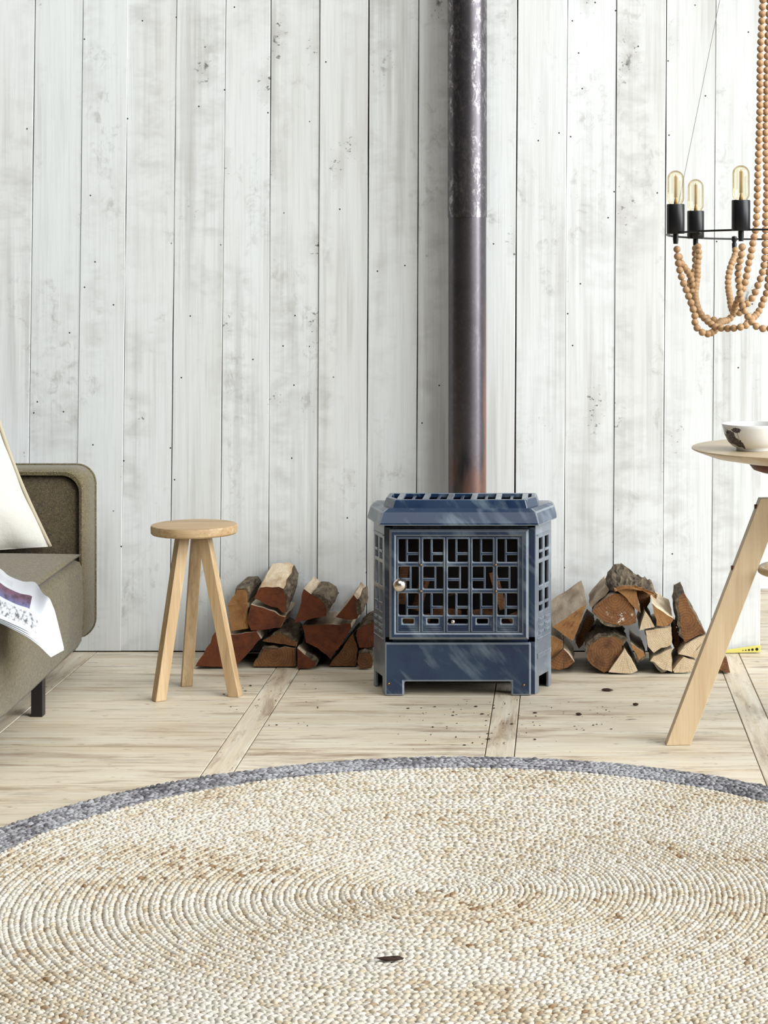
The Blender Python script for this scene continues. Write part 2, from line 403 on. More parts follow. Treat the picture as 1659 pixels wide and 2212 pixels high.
YELLOW = mat('yellow_plastic', 0.4, lin(228, 218, 118))[0]
DOT = mat('black_print', 0.5, lin(14, 14, 14))[0]
CRUMB = mat('bark_crumb', 0.9, lin(58, 40, 28))[0]
PAPER = mat('newsprint_white', 0.8, lin(222, 224, 228))[0]

def m_jute(name, c1, c2, c3, dark_amt):
    m, nt, b = mat(name, 0.95)
    geo = nd(nt, 'TexCoord').outputs['Object']
    a = nd(nt, 'Attribute', attribute_name='tone').outputs['Fac']
    lo = noi(nt, mapv(nt, geo, (1.9, 3.4, 1)), 1.0, 4, 0.65); fi = noi(nt, geo, 260.0, 4, 0.75)
    t = mth(nt, 'ADD', a, rmp(nt, lo, 0.36, 0.72, -0.3, 0.55))
    c = mixc(nt, rmp(nt, t, 0.2, 0.75), c1, c2); c = mixc(nt, rmp(nt, t, 0.85, 1.2, 0, dark_amt), c, c3)
    c = mixc(nt, rmp(nt, fi, 0.42, 0.7, 0, 0.5), c, c3)
    setin(nt, b, Base_Color=c, Normal=bump(nt, fi, 0.5, 0.002))
    return m
JUTE = m_jute('jute', lin(228, 223, 211), lin(209, 195, 169), lin(136, 102, 66), 0.9)
JUTEG = m_jute('jute_grey', lin(180, 179, 182), lin(106, 103, 107), lin(54, 51, 54), 0.85)
JUTEB = mat('jute_base', 0.95, lin(140, 110, 74))[0]

def m_glass():
    m = bpy.data.materials.new('amber_glass'); m.use_nodes = True; nt = m.node_tree
    nt.nodes.remove(nt.nodes['Principled BSDF']); out = nt.nodes['Material Output']
    f = nd(nt, 'LayerWeight', {0: 0.35}).outputs[1]
    tint = mixc(nt, rmp(nt, f, 0.25, 0.95), (1, 0.97, 0.86, 1), (0.62, 0.46, 0.2, 1))
    tr = nd(nt, 'BsdfTransparent', {0: tint}).outputs[0]
    gl = nd(nt, 'BsdfGlossy', {0: (1, 1, 1, 1), 'Roughness': 0.03}).outputs[0]
    mx = nd(nt, 'MixShader', {0: rmp(nt, nd(nt, 'LayerWeight', {0: 0.2}).outputs[0], 0.0, 1.0, 0.03, 0.5), 1: tr, 2: gl}).outputs[0]
    nt.links.new(mx, out.inputs[0])
    return m
GLASS = m_glass()
FILAMENT = mat('filament', 0.5, lin(176, 138, 78))[0]

# ------------------------------------------------------------------ setting: plank wall
DW = 6.38
edges = [(-140, -150), (-30, -42), (76, 57), (180, 163), (277, 261), (382, 366), (488, 473), (585, 579), (691, 685), (797, 791), (905, 898),
         (1012, 1005), (1118, 1110), (1226, 1217), (1332, 1324), (1440, 1431), (1547, 1536), (1652, 1642)]
gaps = [2, 2, 2.8, 1.0, 0.9, 2.6, 2.2, 2.2, 2.0, 4, 3.4, 3, 4.5, 1.6, 1.9, 2.8, 1.0, 1]
for k in range(7): edges.insert(0, (edges[0][0] - 106, edges[0][1] - 105)); gaps.insert(0, 2.2)
back = MB().box(at(edges[0][0], 0, DW).x, 0.615, DW + 0.018, DW + 0.06, 0.0, 2.75)
wall = back.build('wall_back', DARKGAP, kind='structure', label='whitewashed vertical plank wall behind the stove')
TOPZ, BOTZ = 2.75, 0.004
def edge_x(e, z):
    zt, zb = at(0, 0, DW).z, at(0, 1408, DW).z
    xt, xb = at(e[0], 0, DW).x, at(e[1], 0, DW).x
    return xb + (xt - xb) * (z - zb) / (zt - zb)
for i in range(len(edges) - 1):
    mb = MB(); loops = []
    g0, g1 = gaps[i] * 0.00042, gaps[i + 1] * 0.00042
    dy = rng.uniform(-0.003, 0.002)
    for k in range(15):
        z = BOTZ + (TOPZ - BOTZ) * k / 14
        xa = edge_x(edges[i], z) + g0 + rng.normal(0, 0.0003) + 0.0006 * math.sin(z * 3.1 + i); xb = edge_x(edges[i + 1], z) - g1 + rng.normal(0, 0.0004)
        yf = DW + dy; ch = 0.0011
        loops.append([(xa, DW + 0.018, z), (xa, yf + ch, z), (xa + ch, yf, z), (xb - ch, yf, z), (xb, yf + ch, z), (xb, DW + 0.018, z)])
    mb.loft(loops); mb.build('plank', WALLWOOD, wall)
# wall of the room beyond the opening at the right
MB().box(0.3, 4.0, 7.6, 7.7, 0, 2.75).build('wall_far', WHITEWALL, kind='structure', label='white wall of the space beyond the plank wall')

# ------------------------------------------------------------------ setting: floor
floor = MB().box(-3.2, 3.2, 1.8, 7.6, -0.05, -0.016).build('floor', DARKGAP, kind='structure', label='pale worn pine floor of cross boards and narrow strips')
def board(x0, x1, y0, y1, m, ge=0.0008):
    dz = rng.uniform(-0.0008, 0)
    mb = MB().box(x0 + ge, x1 - ge, y0 + ge, y1 - ge, -0.016, dz)
    return mb.build('plank', m, floor, bevel=0.0012, seg=1, origin=((x0 + x1) / 2, (y0 + y1) / 2, 0))
strips = [-1.49 + 0.67 * k - 0.006 for k in range(-2, 7)]
ys = [4.77 - 0.32 * 9 + 0.32 * k for k in range(18)]
for k, xc in enumerate(strips):
    board(xc - 0.037, xc + 0.037, 1.9, 7.6, PINEY, 0.0017)
    if k < len(strips) - 1:
        for j in range(len(ys)):
            y1 = min(ys[j] + 0.32, 7.6)
            if y1 - ys[j] > 0.02: board(xc + 0.037, strips[k + 1] - 0.037, ys[j], y1, PINEX, 0.0006)

# ------------------------------------------------------------------ stove
XC = -0.289
stove = empty('wood_stove', (XC, 5.9, 0), 'small blue enamelled wood stove with lattice door in front of the plank wall', 'stove')
X3, Y3, Z3 = Vector((1, 0, 0)), Vector((0, 1, 0)), Vector((0, 0, 1))
def zf(py, d=5.735): return at(0, py, d).z
def xf(px, d=5.735): return at(px, 0, d).x
# body: posts, back, straight sides, inner plates
hwf, hws, yf, ysd, yb = 0.213, 0.256, 5.757, 5.88, 5.925
b = MB()
for s in (-1, 1):
    xa, xb = sorted((XC + s * (hwf - 0.024), XC + s * hwf))
    b.box(xa, xb, yf, yf + 0.012, 0.0, 0.486)
    xa, xb = sorted((XC + s * (hws - 0.006), XC + s * hws))
    b.box(xa, xb, ysd, yb, 0.0, 0.486)
b.box(XC - hwf, XC + hwf, yf, yf + 0.012, 0.47, 0.486)
b.box(XC - hwf, XC + hwf, yf, yf + 0.012, 0.147, 0.164)
b.build('body', [ENAMEL, ENAMEL_LIT], stove, bevel=0.002)
b = MB().box(XC - hws, XC + hws, yb - 0.006, yb, 0, 0.486)
def hexa(hf, hs, y0, y1, y2, z0, z1):
    o = lambda z: [(XC - hf, y0, z), (XC + hf, y0, z), (XC + hs, y1, z), (XC + hs, y2, z), (XC - hs, y2, z), (XC - hs, y1, z)]
    return o(z0), o(z1)
b.loft(hexa(hwf - 0.012, hws - 0.012, yf + 0.014, ysd, yb - 0.006, 0.16, 0.168))
b.loft(hexa(hwf - 0.012, hws - 0.012, yf + 0.014, ysd, yb - 0.006, 0.05, 0.056))
b.loft(hexa(hwf - 0.012, hws - 0.012, yf + 0.014, ysd, yb - 0.006, 0.47, 0.476))
b.build('firebox', SOOT, stove)
# angled side panels with cut-outs
for s in (1, -1):
    A = Vector((XC + s * hwf, yf, 0)); B = Vector((XC + s * hws, ysd, 0)); L = (B - A).length
    U = (B - A) / L; N = Vector((U.y * s, -U.x * s, 0))
    us = [0, 0.03, 0.062, 0.079, 0.112, L]; vv = [0, 0.045, 0.2287, 0.288, 0.3025, 0.3657, 0.3776, 0.437, 0.486]
    p = MB().plate(A, U, Z3, N, us, vv, [(1, 0), (2, 0), (3, 0)] + [(i, j) for i in (1, 3) for j in (2, 4, 6)], 0.009)
    pan = p.build('side_panel', [ENAMEL_SIDE_LIT, ENAMEL_LIT], stove, bevel=0.0025)
    def bar(nm, *a):
        MB().obox(A, U, Z3, N, *a).build(nm, [ENAMEL_SIDE_LIT, ENAMEL_LIT], pan, bevel=0.001, seg=1)
    for i in (1, 3):
        for (v0, v1) in ((0.2287, 0.288), (0.3776, 0.437)):
            vm = v0 + (v1 - v0) * 0.38
            bar('cross_bar', us[i] - 0.001, us[i + 1] + 0.001, vm - 0.004, vm + 0.004, -0.006, 0.0015)
        for v0 in (0.165, 0.183, 0.201):
            bar('ridge', us[i] - 0.004, us[i + 1] + 0.003, v0, v0 + 0.010, -0.001, 0.003)
            bar('ridge', us[i], us[i + 1] - 0.006, v0 + 0.003, v0 + 0.007, 0.003, 0.0048)
    bar('ridge', 0.012, L - 0.008, 0.152, 0.156, -0.001, 0.003)
    bar('ridge', 0.012, L - 0.006, 0.446, 0.449, -0.001, 0.003)
    if s == 1:
        ns = MB().obox(A, U, Z3, N, 0.014, L - 0.006, 0.098, 0.113, -0.001, 0.003)
        for k in range(9):
            if k != 4: ns.obox(A, U, Z3, N, 0.022 + k * 0.0105, 0.022 + k * 0.0105 + 0.006, 0.102, 0.109, 0.002, 0.0042)
        ns.build('name_strip', ENAMEL_LIT, pan, label='pale raised lettered strip', bevel=0.0005, seg=1)
# bottom front panel with foot cut-out
YD = 5.738
o_ = Vector((0, YD, 0))
dp = MB().plate(o_, X3, Z3, -Y3, [xf(830.6, YD), xf(873, YD), xf(1104, YD), xf(1147, YD)], [0.0, zf(1473, YD), zf(1388, YD)], [(1, 0)], 0.018)
dpo = dp.build('bottom_panel', [ENAMEL, ENAMEL_LIT], stove, bevel=0.0055, seg=3)
for px, py in ((839.5, 1477), (1131.5, 1480)):
    c = at(px, py, YD); MB().ball((c.x, YD, c.z), 0.0042, 10, 6).build('screw', BRASS, dpo, smooth=True)
# door
YO = 5.728
z_ = lambda py: zf(py, YO)
x_ = lambda px: xf(px, YO)
cols = [(860.5 + 53.4 * k, 904.0 + 53.4 * k) for k in range(5)]
us = [x_(842)]
for a, b2 in cols: us += [x_(a), x_(b2)]
us += [x_(1140)]
# slots are centred in the columns: extra cuts
ux = sorted(us + [x_(a + 9) for a, _ in cols] + [x_(a + 33) for a, _ in cols])
vz = sorted([z_(v) for v in (1380, 1347.5, 1337, 1329, 1282, 1272, 1224.5, 1214, 1164.7, 1144)])
holes = []
for i in range(len(ux) - 1):
    xm = (ux[i] + ux[i + 1]) / 2
    for j in range(len(vz) - 1):
        zm = (vz[j] + vz[j + 1]) / 2
        for k, (a, b2) in enumerate(cols):
            if x_(a) < xm < x_(b2):
                if any(z_(lo) < zm < z_(hi) for lo, hi in ((1214, 1164.7), (1272, 1224.5), (1329, 1282))): holes.append((i, j))
                if z_(1347.5) < zm < z_(1337) and (k == 2 or x_(a + 9) < xm < x_(a + 33)): holes.append((i, j))
door = MB().plate(Vector((0, YO, 0)), X3, Z3, -Y3, ux, vz, holes, 0.014).build('door', [ENAMEL, ENAMEL_LIT], stove, bevel=0.0034, seg=2)
# raised outer frame of the door
def ring(x0, x1, z0, z1, wd, y0, y1):
    mb = MB()
    mb.box(x0, x0 + wd, y0, y1, z0, z1); mb.box(x1 - wd, x1, y0, y1, z0, z1)
    mb.box(x0 + wd, x1 - wd, y0, y1, z0, z0 + wd); mb.box(x0 + wd, x1 - wd, y0, y1, z1 - wd, z1)
    return mb
def bevring(x0, x1, z0, z1, wd, y0, y1, ch):
    R = lambda d, y: [(x0 + d, y, z0 + d), (x1 - d, y, z0 + d), (x1 - d, y, z1 - d), (x0 + d, y, z1 - d)]
    mb = MB(); LL = [R(0, y1), R(0, y0 + ch), R(ch, y0), R(wd - ch * 0.6, y0), R(wd, y0 + ch * 0.6), R(wd, y1)]
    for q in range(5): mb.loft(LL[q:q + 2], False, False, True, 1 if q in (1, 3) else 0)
    return mb
bevring(x_(841), x_(1142), z_(1381), z_(1143), 0.019, YO - 0.008, YO + 0.012, 0.007).build('door_frame', [ENAMEL, ENAMEL_LIT], door)
for k, (a, b2) in enumerate(cols):
    bevring(x_(a - 3.6), x_(b2 + 3.6), z_(1366), z_(1161), 0.0038, YO - 0.0035, YO + 0.002, 0.0014).build('column_frame', [ENAMEL, ENAMEL_LIT], door)
    for (y0, y1, kind) in ((1164.7, 1214, 0), (1224.5, 1272, 1), (1282, 1329, 0)):
        f = MB(); ya, yb_ = YO + 0.001, YO + 0.010
        hh = y1 - y0
        if kind == 0:
            xv = a + (b2 - a) * 0.42; yh = y0 + hh * 0.64
            f.box(x_(xv - 2.2), x_(xv + 2.2), ya, yb_, z_(y1), z_(y0)); f.box(x_(xv), x_(b2 + 1), ya, yb_, z_(yh + 3), z_(yh - 3))
        else:
            xv = a + (b2 - a) * 0.60; yh = y0 + hh * 0.58
            f.box(x_(xv - 2.0), x_(xv + 2.0), ya, yb_, z_(y1), z_(y0)); f.box(x_(a - 1), x_(xv), ya, yb_, z_(yh + 3), z_(yh - 3))
        f.build('fretwork', [ENAMEL, ENAMEL_LIT], door, bevel=0.0014, seg=2)
    for yy in (1355, 1360):
        MB().box(x_(a + 4), x_(b2 - 4), YO - 0.0022, YO + 0.001, z_(yy + 1.4), z_(yy - 1.2)).build('column_ridge', ENAMEL, door)
for px, py in ((909, 1220), (909, 1277), (1070.5, 1220), (1071.5, 1277)):
    c = at(px, py, YO); MB().ball((c.x, YO - 0.003, c.z), 0.0042, 10, 6).build('screw', BRASS, door, smooth=True)
c = at(864, 1264, 5.69)
kn = MB().ball((c.x, 5.69, c.z), 0.0195, 24, 14); kn.tube([(c.x, 5.695, c.z), (c.x, YO + 0.002, c.z)], 0.008, 12)
kn.build('knob', CHROME, door, label='round polished steel knob', smooth=True)
c = at(978.5, 1343, 5.715)
MB().ball((c.x, 5.715, c.z), 0.006, 14, 8).tube([(c.x, 5.718, c.z), (c.x, YO + 0.006, c.z)], 0.003, 8).build('air_slider', CHROME, door, label='tiny copper coloured pin', smooth=True)
# lid and top grille
l0, l1 = hexa(0.224, 0.2725, 5.700, 5.862, 5.93, 0.484, 0.484)[0], hexa(0.215, 0.264, 5.716, 5.870, 5.93, 0.520, 0.520)[0]
l2 = hexa(0.203, 0.252, 5.730, 5.878, 5.925, 0.529, 0.529)[0]; lm = hexa(0.2235, 0.272, 5.7005, 5.863, 5.93, 0.491, 0.491)[0]
MB().loft([l0, lm, l1, l2]).build('lid', [ENAMEL, ENAMEL_LIT], stove, bevel=0.003)
gz = 0.552
g0 = hexa(0.190, 0.222, 5.738, 5.805, 5.915, 0.526, 0)[0]; g1 = hexa(0.184, 0.214, 5.745, 5.81, 5.912, gz - 0.003, 0)[0]
g2 = hexa(0.181, 0.211, 5.748, 5.812, 5.909, gz, 0)[0]; g3 = hexa(0.172, 0.200, 5.757, 5.817, 5.901, gz, 0)[0]; g4 = hexa(0.172, 0.200, 5.757, 5.817, 5.901, gz - 0.012, 0)[0]
gr = MB().loft([g0, g1, g2, g3, g4], False, False).build('top_grille', [ENAMEL, ENAMEL_LIT], stove, bevel=0.001, seg=1)
MB().loft(hexa(0.186, 0.217, 5.743, 5.808, 5.914, 0.529, 0.531)).build('grille_floor', SOOT, gr)
for px in (866, 921, 973, 1024, 1077, 1134):
    xx = at(px, 0, 5.82).x; MB().box(xx - 0.0085, xx + 0.0085, 5.752, 5.905, gz - 0.008, gz - 0.0005).build('rib', ENAMEL_LIT, gr, bevel=0.0015)
for px in (893, 947, 998, 1050, 1105):
    xx = at(px, 0, 5.82).x; MB().box(xx - 0.004, xx + 0.004, 5.757, 5.901, gz - 0.013, gz - 0.006).build('rib', [ENAMEL, ENAMEL_LIT], gr, bevel=0.001)

# stove pipe
XP, YP, RP = at(1009.5, 0, 6.30).x, 6.30, 0.0587
pipe = empty('stove_pipe', (XP, YP, 0.33), 'tall dark steel flue pipe rising from the back of the stove', 'pipe')
zj = at(0, 470, YP).z
MB().tube([(XP, 5.926, 0.40), (XP, 6.30, 0.40)], RP * 0.96, 40).build('stub', PIPE2, pipe, auto=40)
MB().lathe([(RP, 0.33), (RP, zj + 0.02)], (XP, YP, 0), 56).build('lower_section', PIPE2, pipe, label='lower pipe length with rusty right edge', auto=40)
MB().lathe([(RP + 0.0005, zj), (RP + 0.002, zj), (RP + 0.002, 2.75), (RP + 0.0005, 2.75)], (XP, YP, 0), 56).build('upper_section', PIPE1, pipe, label='upper pipe length with flaking silvery patches', auto=40)

# ------------------------------------------------------------------ logs
def resample(poly, step=0.016, amp=0.0016):
    out, flag = [], []
    n = len(poly)
    for i in range(n):
        a, c2 = poly[i], poly[(i + 1) % n]; d = math.hypot(c2[0] - a[0], c2[1] - a[1]); k = max(1, int(d / step))
        nx, nz = (c2[1] - a[1]) / max(d, 1e-6), -(c2[0] - a[0]) / max(d, 1e-6)
        for j in range(k):
            t = j / k; q = rng.normal(0, amp) if j else 0
            out.append((a[0] + (c2[0] - a[0]) * t + nx * q, a[1] + (c2[1] - a[1]) * t + nz * q)); flag.append(i)
    return out, flag

def log(label, pts, zoom, d, length, end, side, bark=(), dz=0.0, dx=0.0, pith=None, grp=None, rough=0.0012, barkthick=0.007):
    ox, oy, k = zoom
    W = [at(ox + x / k, oy + y / k, d) for x, y in pts]
    poly = [(p.x, p.z) for p in W]
    cx = sum(p[0] for p in poly) / len(poly); cz = sum(p[1] for p in poly) / len(poly)
    poly = [(cx + (p[0] - cx) * 0.974, cz + (p[1] - cz) * 0.974) for p in poly]
    area2 = sum(poly[i][0] * poly[(i + 1) % len(poly)][1] - poly[(i + 1) % len(poly)][0] * poly[i][1] for i in range(len(poly)))
    rs, fl = resample(poly)
    if pith: pw = at(ox + pith[0] / k, oy + pith[1] / k, d); org = Vector((pw.x, d, pw.z))
    else: org = Vector((cx, d, cz))
    n = len(rs); rings = 6; loops = []
    for r in range(rings + 1):
        t = r / rings; sx = 1 - 0.05 * t
        L = []
        for (x, z) in rs:
            q = rng.normal(0, rough, 3) * (0 if r == 0 else 1)
            L.append(Vector((cx + (x - cx) * sx + dx * t + q[0], d + length * t, max(0.004, cz + (z - cz) * sx + dz * t + q[2]))))
        loops.append(L)
    if bark:
        sg = 1 if area2 > 0 else -1
        onb = [fl[i] in bark for i in range(n)]; onb = [onb[i] or onb[i - 1] for i in range(n)]
        for L in loops:
            old = [p.copy() for p in L]
            for i in range(n):
                if onb[i]:
                    tx, tz = old[(i + 1) % n].x - old[i - 1].x, old[(i + 1) % n].z - old[i - 1].z; nl = math.hypot(tx, tz) or 1
                    L[i].x -= tz / nl * sg * barkthick * 1.2; L[i].z += tx / nl * sg * barkthick * 1.2
    for p in loops[0]: p.z = max(0.004, p.z); p.y += rng.normal(0, 0.0002)
    mb = MB(); mb.loft(loops, False, True, True, 1)
    # front end face: rings of vertices towards the middle, a little uneven
    prev = loops[0]
    for s in (0.66, 0.33):
        cur = [Vector((cx + (p.x - cx) * s, d + rng.normal(0, 0.0002), cz + (p.z - cz) * s)) for p in loops[0]]
        mb.loft([prev, cur], False, False, True, 0); prev = cur
    mb.add(prev + [Vector((cx, d, cz))], [(i, (i + 1) % n, n) for i in range(n)], 0)
    o = mb.build('split_log', [end, side], None, label, 'log', grp, origin=org, auto=32)
    if bark:
        sg = 1 if area2 > 0 else -1
        idx = [i for i in range(n) if fl[i] in bark]
        # contiguous run, allowing wrap
        runs = []; cur = []
        start = next((i for i in range(n) if fl[i] not in bark), 0)
        for q in range(n):
            i = (start + q) % n
            if fl[i] in bark: cur.append(i)
            elif cur: cur.append(i); runs.append(cur); cur = []
        if cur: cur.append((cur[-1] + 1) % n); runs.append(cur)
        bb = MB()
        for run in runs:
            ins, outs = [], []
            for r in range(rings + 1):
                li, lo = [], []
                for a_, i in enumerate(run):
                    p = loops[r][i]; pa = loops[r][(i - 1) % n]; pb = loops[r][(i + 1) % n]
                    tx, tz = pb.x - pa.x, pb.z - pa.z; nl = math.hypot(tx, tz) or 1
                    nx, nz = tz / nl * sg, -tx / nl * sg
                    e = barkthick * (0.3 if a_ in (0, len(run) - 1) else 1) * rng.uniform(0.65, 1.5)
                    li.append(p + Vector((nx * 0.0005, 0, nz * 0.0005))); lo.append(Vector((p.x + nx * e, p.y + rng.normal(0, 0.001), max(0.004, p.z + nz * e))))
                ins.append(li); outs.append(lo)
            m = len(run)
            rows = [i_ + o_2[::-1] for i_, o_2 in zip(ins, outs)]
            bb.loft(rows, True, True, True)
        bb.build('bark', BARK, o)
    return o

ZL = (400, 1180, 3.858); ZR = (1160, 1180, 3.3246)
GL, GR = 'split firewood stacked left of the stove', 'split firewood stacked right of the stove'
DL, DR = 6.11, 6.04
log('long low russet log at the left foot of the left pile, behind the stool leg', [(75, 1005), (170, 850), (255, 700), (400, 735), (500, 720), (600, 705), (640, 770), (540, 880), (440, 985), (330, 1012)], ZL, DL, 0.25, END_RED, SPLITG, pith=(640, 700), grp=GL)
log('upright tan log with a rounded knob of bark, left edge of the left pile', [(352, 490), (385, 430), (395, 395), (415, 345), (520, 338), (545, 390), (545, 470), (515, 560), (530, 690), (385, 712)], ZL, DL + 0.01, 0.24, END_TAN, SPLITG, bark=(2, 3, 4, 5), grp=GL)
log('russet wedge log lying just below the topmost log of the left pile', [(545, 482), (700, 530), (838, 590), (800, 680), (680, 695), (545, 702), (512, 620)], ZL, DL, 0.25, END_RED, SPLIT, pith=(838, 600), grp=GL)
log('topmost log of the left pile with a pale split top face', [(572, 432), (600, 370), (622, 342), (835, 333), (872, 430), (866, 500), (860, 568), (720, 505)], ZL, DL, 0.25, END_RED, SPLIT, bark=(3, 4, 5), dz=0.036, grp=GL, pith=(600, 420))
log('russet quarter log with dark bark curving over its top right, left pile', [(985, 350), (1060, 352), (1130, 385), (1190, 440), (1222, 500), (1226, 572), (1080, 600), (905, 640), (948, 520)], ZL, DL, 0.25, END_RED, SPLITG, bark=(1, 2, 3, 4), pith=(905, 640), grp=GL, barkthick=0.014)
log('triangular log with craggy bark beside the left side of the stove, upper row', [(1250, 592), (1330, 500), (1405, 402), (1468, 398), (1478, 500), (1490, 612), (1380, 617)], ZL, DL, 0.25, END_RED, SPLITG, bark=(3, 4), pith=(1250, 600), grp=GL, barkthick=0.016)
log('wide dark red log in the middle of the lower row, left pile', [(970, 655), (1180, 648), (1385, 640), (1392, 680), (1300, 830), (1210, 945), (1100, 850), (1000, 800)], ZL, DL + 0.015, 0.24, END_RED, SPLITG, pith=(970, 655), grp=GL)
log('dark wedge log with its ridge up, lower row centre of the left pile', [(640, 790), (700, 735), (780, 690), (880, 740), (962, 792), (930, 838), (780, 815)], ZL, DL + 0.02, 0.23, END_ROUGH, SPLITG, bark=(1, 2, 3), grp=GL)
log('broad dark log on the floor beneath the ridge log, left pile', [(560, 1015), (585, 920), (640, 830), (780, 830), (920, 850), (925, 1018)], ZL, DL + 0.02, 0.23, END_ROUGH, SPLITG, bark=(1, 2), grp=GL)
log('small russet wedge log on the floor at the front centre of the left pile', [(932, 845), (1010, 885), (1112, 962), (1100, 1022), (932, 1020)], ZL, DL - 0.01, 0.25, END_RED, SPLITG, bark=(1, 2), grp=GL, pith=(932, 1020))
log('small round log with pale bark on the floor touching the left of the stove', [(1425, 880), (1480, 868), (1560, 872), (1568, 950), (1552, 1018), (1450, 1020), (1432, 960)], ZL, DL - 0.01, 0.22, END_ROUGH, BARK, bark=(0, 1), grp=GL)
log('dark shaded log between the small round log and the wide red log, left pile', [(1195, 1018), (1222, 955), (1310, 850), (1400, 720), (1440, 860), (1424, 1020)], ZL, DL + 0.03, 0.22, END_ROUGH, BARK, grp=GL)
log('reddish log half hidden behind the left edge of the stove', [(1410, 690), (1480, 640), (1575, 590), (1640, 620), (1640, 850), (1450, 850)], ZL, DL + 0.02, 0.23, END_RED, SPLITG, bark=(0, 1), grp=GL)

log('log with a big grey weathered split face, upper row right beside the stove', [(108, 578), (240, 490), (360, 412), (315, 540), (258, 684), (190, 640), (132, 594)], ZR, DR, 0.26, END_TAN, SPLITG, dz=0.034, dx=-0.008, pith=(360, 412), grp=GR)
log('orange brown log with a pale top edge low against the right side of the stove', [(60, 640), (120, 645), (185, 682), (190, 730), (140, 790), (60, 850)], ZR, DR + 0.01, 0.25, END_TAN, SPLIT, pith=(60, 850), grp=GR)
log('dark wedge log on the floor against the right side of the stove', [(60, 862), (140, 790), (195, 738), (272, 830), (225, 870), (165, 888), (95, 880)], ZR, DR - 0.005, 0.25, END_ROUGH, SPLITG, pith=(195, 738), grp=GR)
log('big half round log speckled with white mould, upper middle of the right pile', [(372, 472), (440, 410), (560, 335), (640, 345), (690, 430), (716, 505), (716, 552), (610, 592), (490, 572), (425, 520)], ZR, DR, 0.26, END_MOULD, SPLITG, bark=(7, 8, 9), grp=GR, pith=(560, 380))
log('grey split slab log leaning behind the mouldy half log, right pile', [(376, 430), (430, 350), (498, 283), (522, 312), (450, 385), (395, 440)], ZR, DR + 0.05, 0.20, SPLITG, SPLITG, bark=(), grp=GR)
log('narrow tan wedge log directly under the curved bark slab', [(572, 318), (640, 296), (692, 292), (725, 380), (746, 482), (700, 445), (640, 370)], ZR, DR - 0.005, 0.25, END_TAN, SPLIT, pith=(692, 292), grp=GR)
log('short log with a bright pale split top, upper right of the right pile', [(822, 404), (900, 465), (986, 520), (965, 555), (920, 577), (858, 572), (840, 490)], ZR, DR, 0.26, END_TAN, SPLIT, dz=0.012, pith=(822, 404), grp=GR)
log('small pale triangular log pointing up in the middle of the right pile', [(735, 606), (752, 540), (777, 470), (815, 525), (846, 582), (790, 592)], ZR, DR - 0.005, 0.25, END_PALE, SPLIT, grp=GR, pith=(777, 470))
log('pale squarish log end in the right half of the right pile', [(777, 604), (870, 590), (968, 580), (970, 705), (900, 750), (832, 788), (796, 722)], ZR, DR, 0.26, END_PALE, SPLIT, grp=GR, pith=(968, 585), bark=(4,))
log('pale quarter log on the floor under the squarish log end', [(790, 822), (880, 775), (974, 728), (972, 905), (935, 932), (860, 882)], ZR, DR - 0.005, 0.26, END_PALE, SPLIT, grp=GR, pith=(974, 728), bark=(4, 5))
log('large dark craggy log at the bottom centre of the right pile', [(325, 782), (345, 690), (440, 625), (560, 612), (652, 662), (640, 722), (580, 810), (512, 900), (480, 915), (395, 860)], ZR, DR, 0.26, END_ROUGH, SPLITG, bark=(0, 1, 2, 3, 4), grp=GR, barkthick=0.01)
log('pale fan shaped wedge log standing on the floor at the bottom of the right pile', [(510, 905), (570, 820), (630, 735), (680, 810), (726, 895), (680, 915), (620, 921)], ZR, DR - 0.01, 0.26, END_PALE, SPLIT, grp=GR, pith=(630, 735))
log('small dim wedge log in the gap between fan wedge and pale quarter log', [(672, 694), (735, 740), (800, 790), (722, 840), (690, 775)], ZR, DR + 0.005, 0.25, END_TAN, SPLITG, grp=GR, bark=(2, 3))
log('tall rough brown log standing up at the right end of the right pile', [(990, 430), (1002, 345), (1058, 328), (1092, 420), (1158, 540), (1212, 630), (1110, 668), (1062, 698), (1032, 680), (1004, 560)], ZR, DR + 0.02, 0.24, END_ROUGH, BARK, bark=(8, 9, 0), grp=GR, dx=0.0)
log('smooth grey tan log below the tall rough log, right pile', [(1012, 776), (1065, 704), (1115, 676), (1218, 634), (1240, 700), (1165, 806), (1080, 790)], ZR, DR + 0.01, 0.25, END_PALE, SPLITG, grp=GR, pith=(1300, 560))
log('pale fluted log on the floor just left of the table leg', [(974, 892), (1010, 840), (1052, 795), (1142, 822), (1112, 900), (1050, 924), (984, 922)], ZR, DR, 0.25, END_PALE, SPLIT, grp=GR, pith=(1052, 780))
log('dark brown wedge log showing just right of the table leg', [(1320, 800), (1360, 790), (1375, 850), (1388, 915), (1360, 921), (1300, 880)], ZR, DR, 0.24, END_ROUGH, SPLITG, grp=GR)
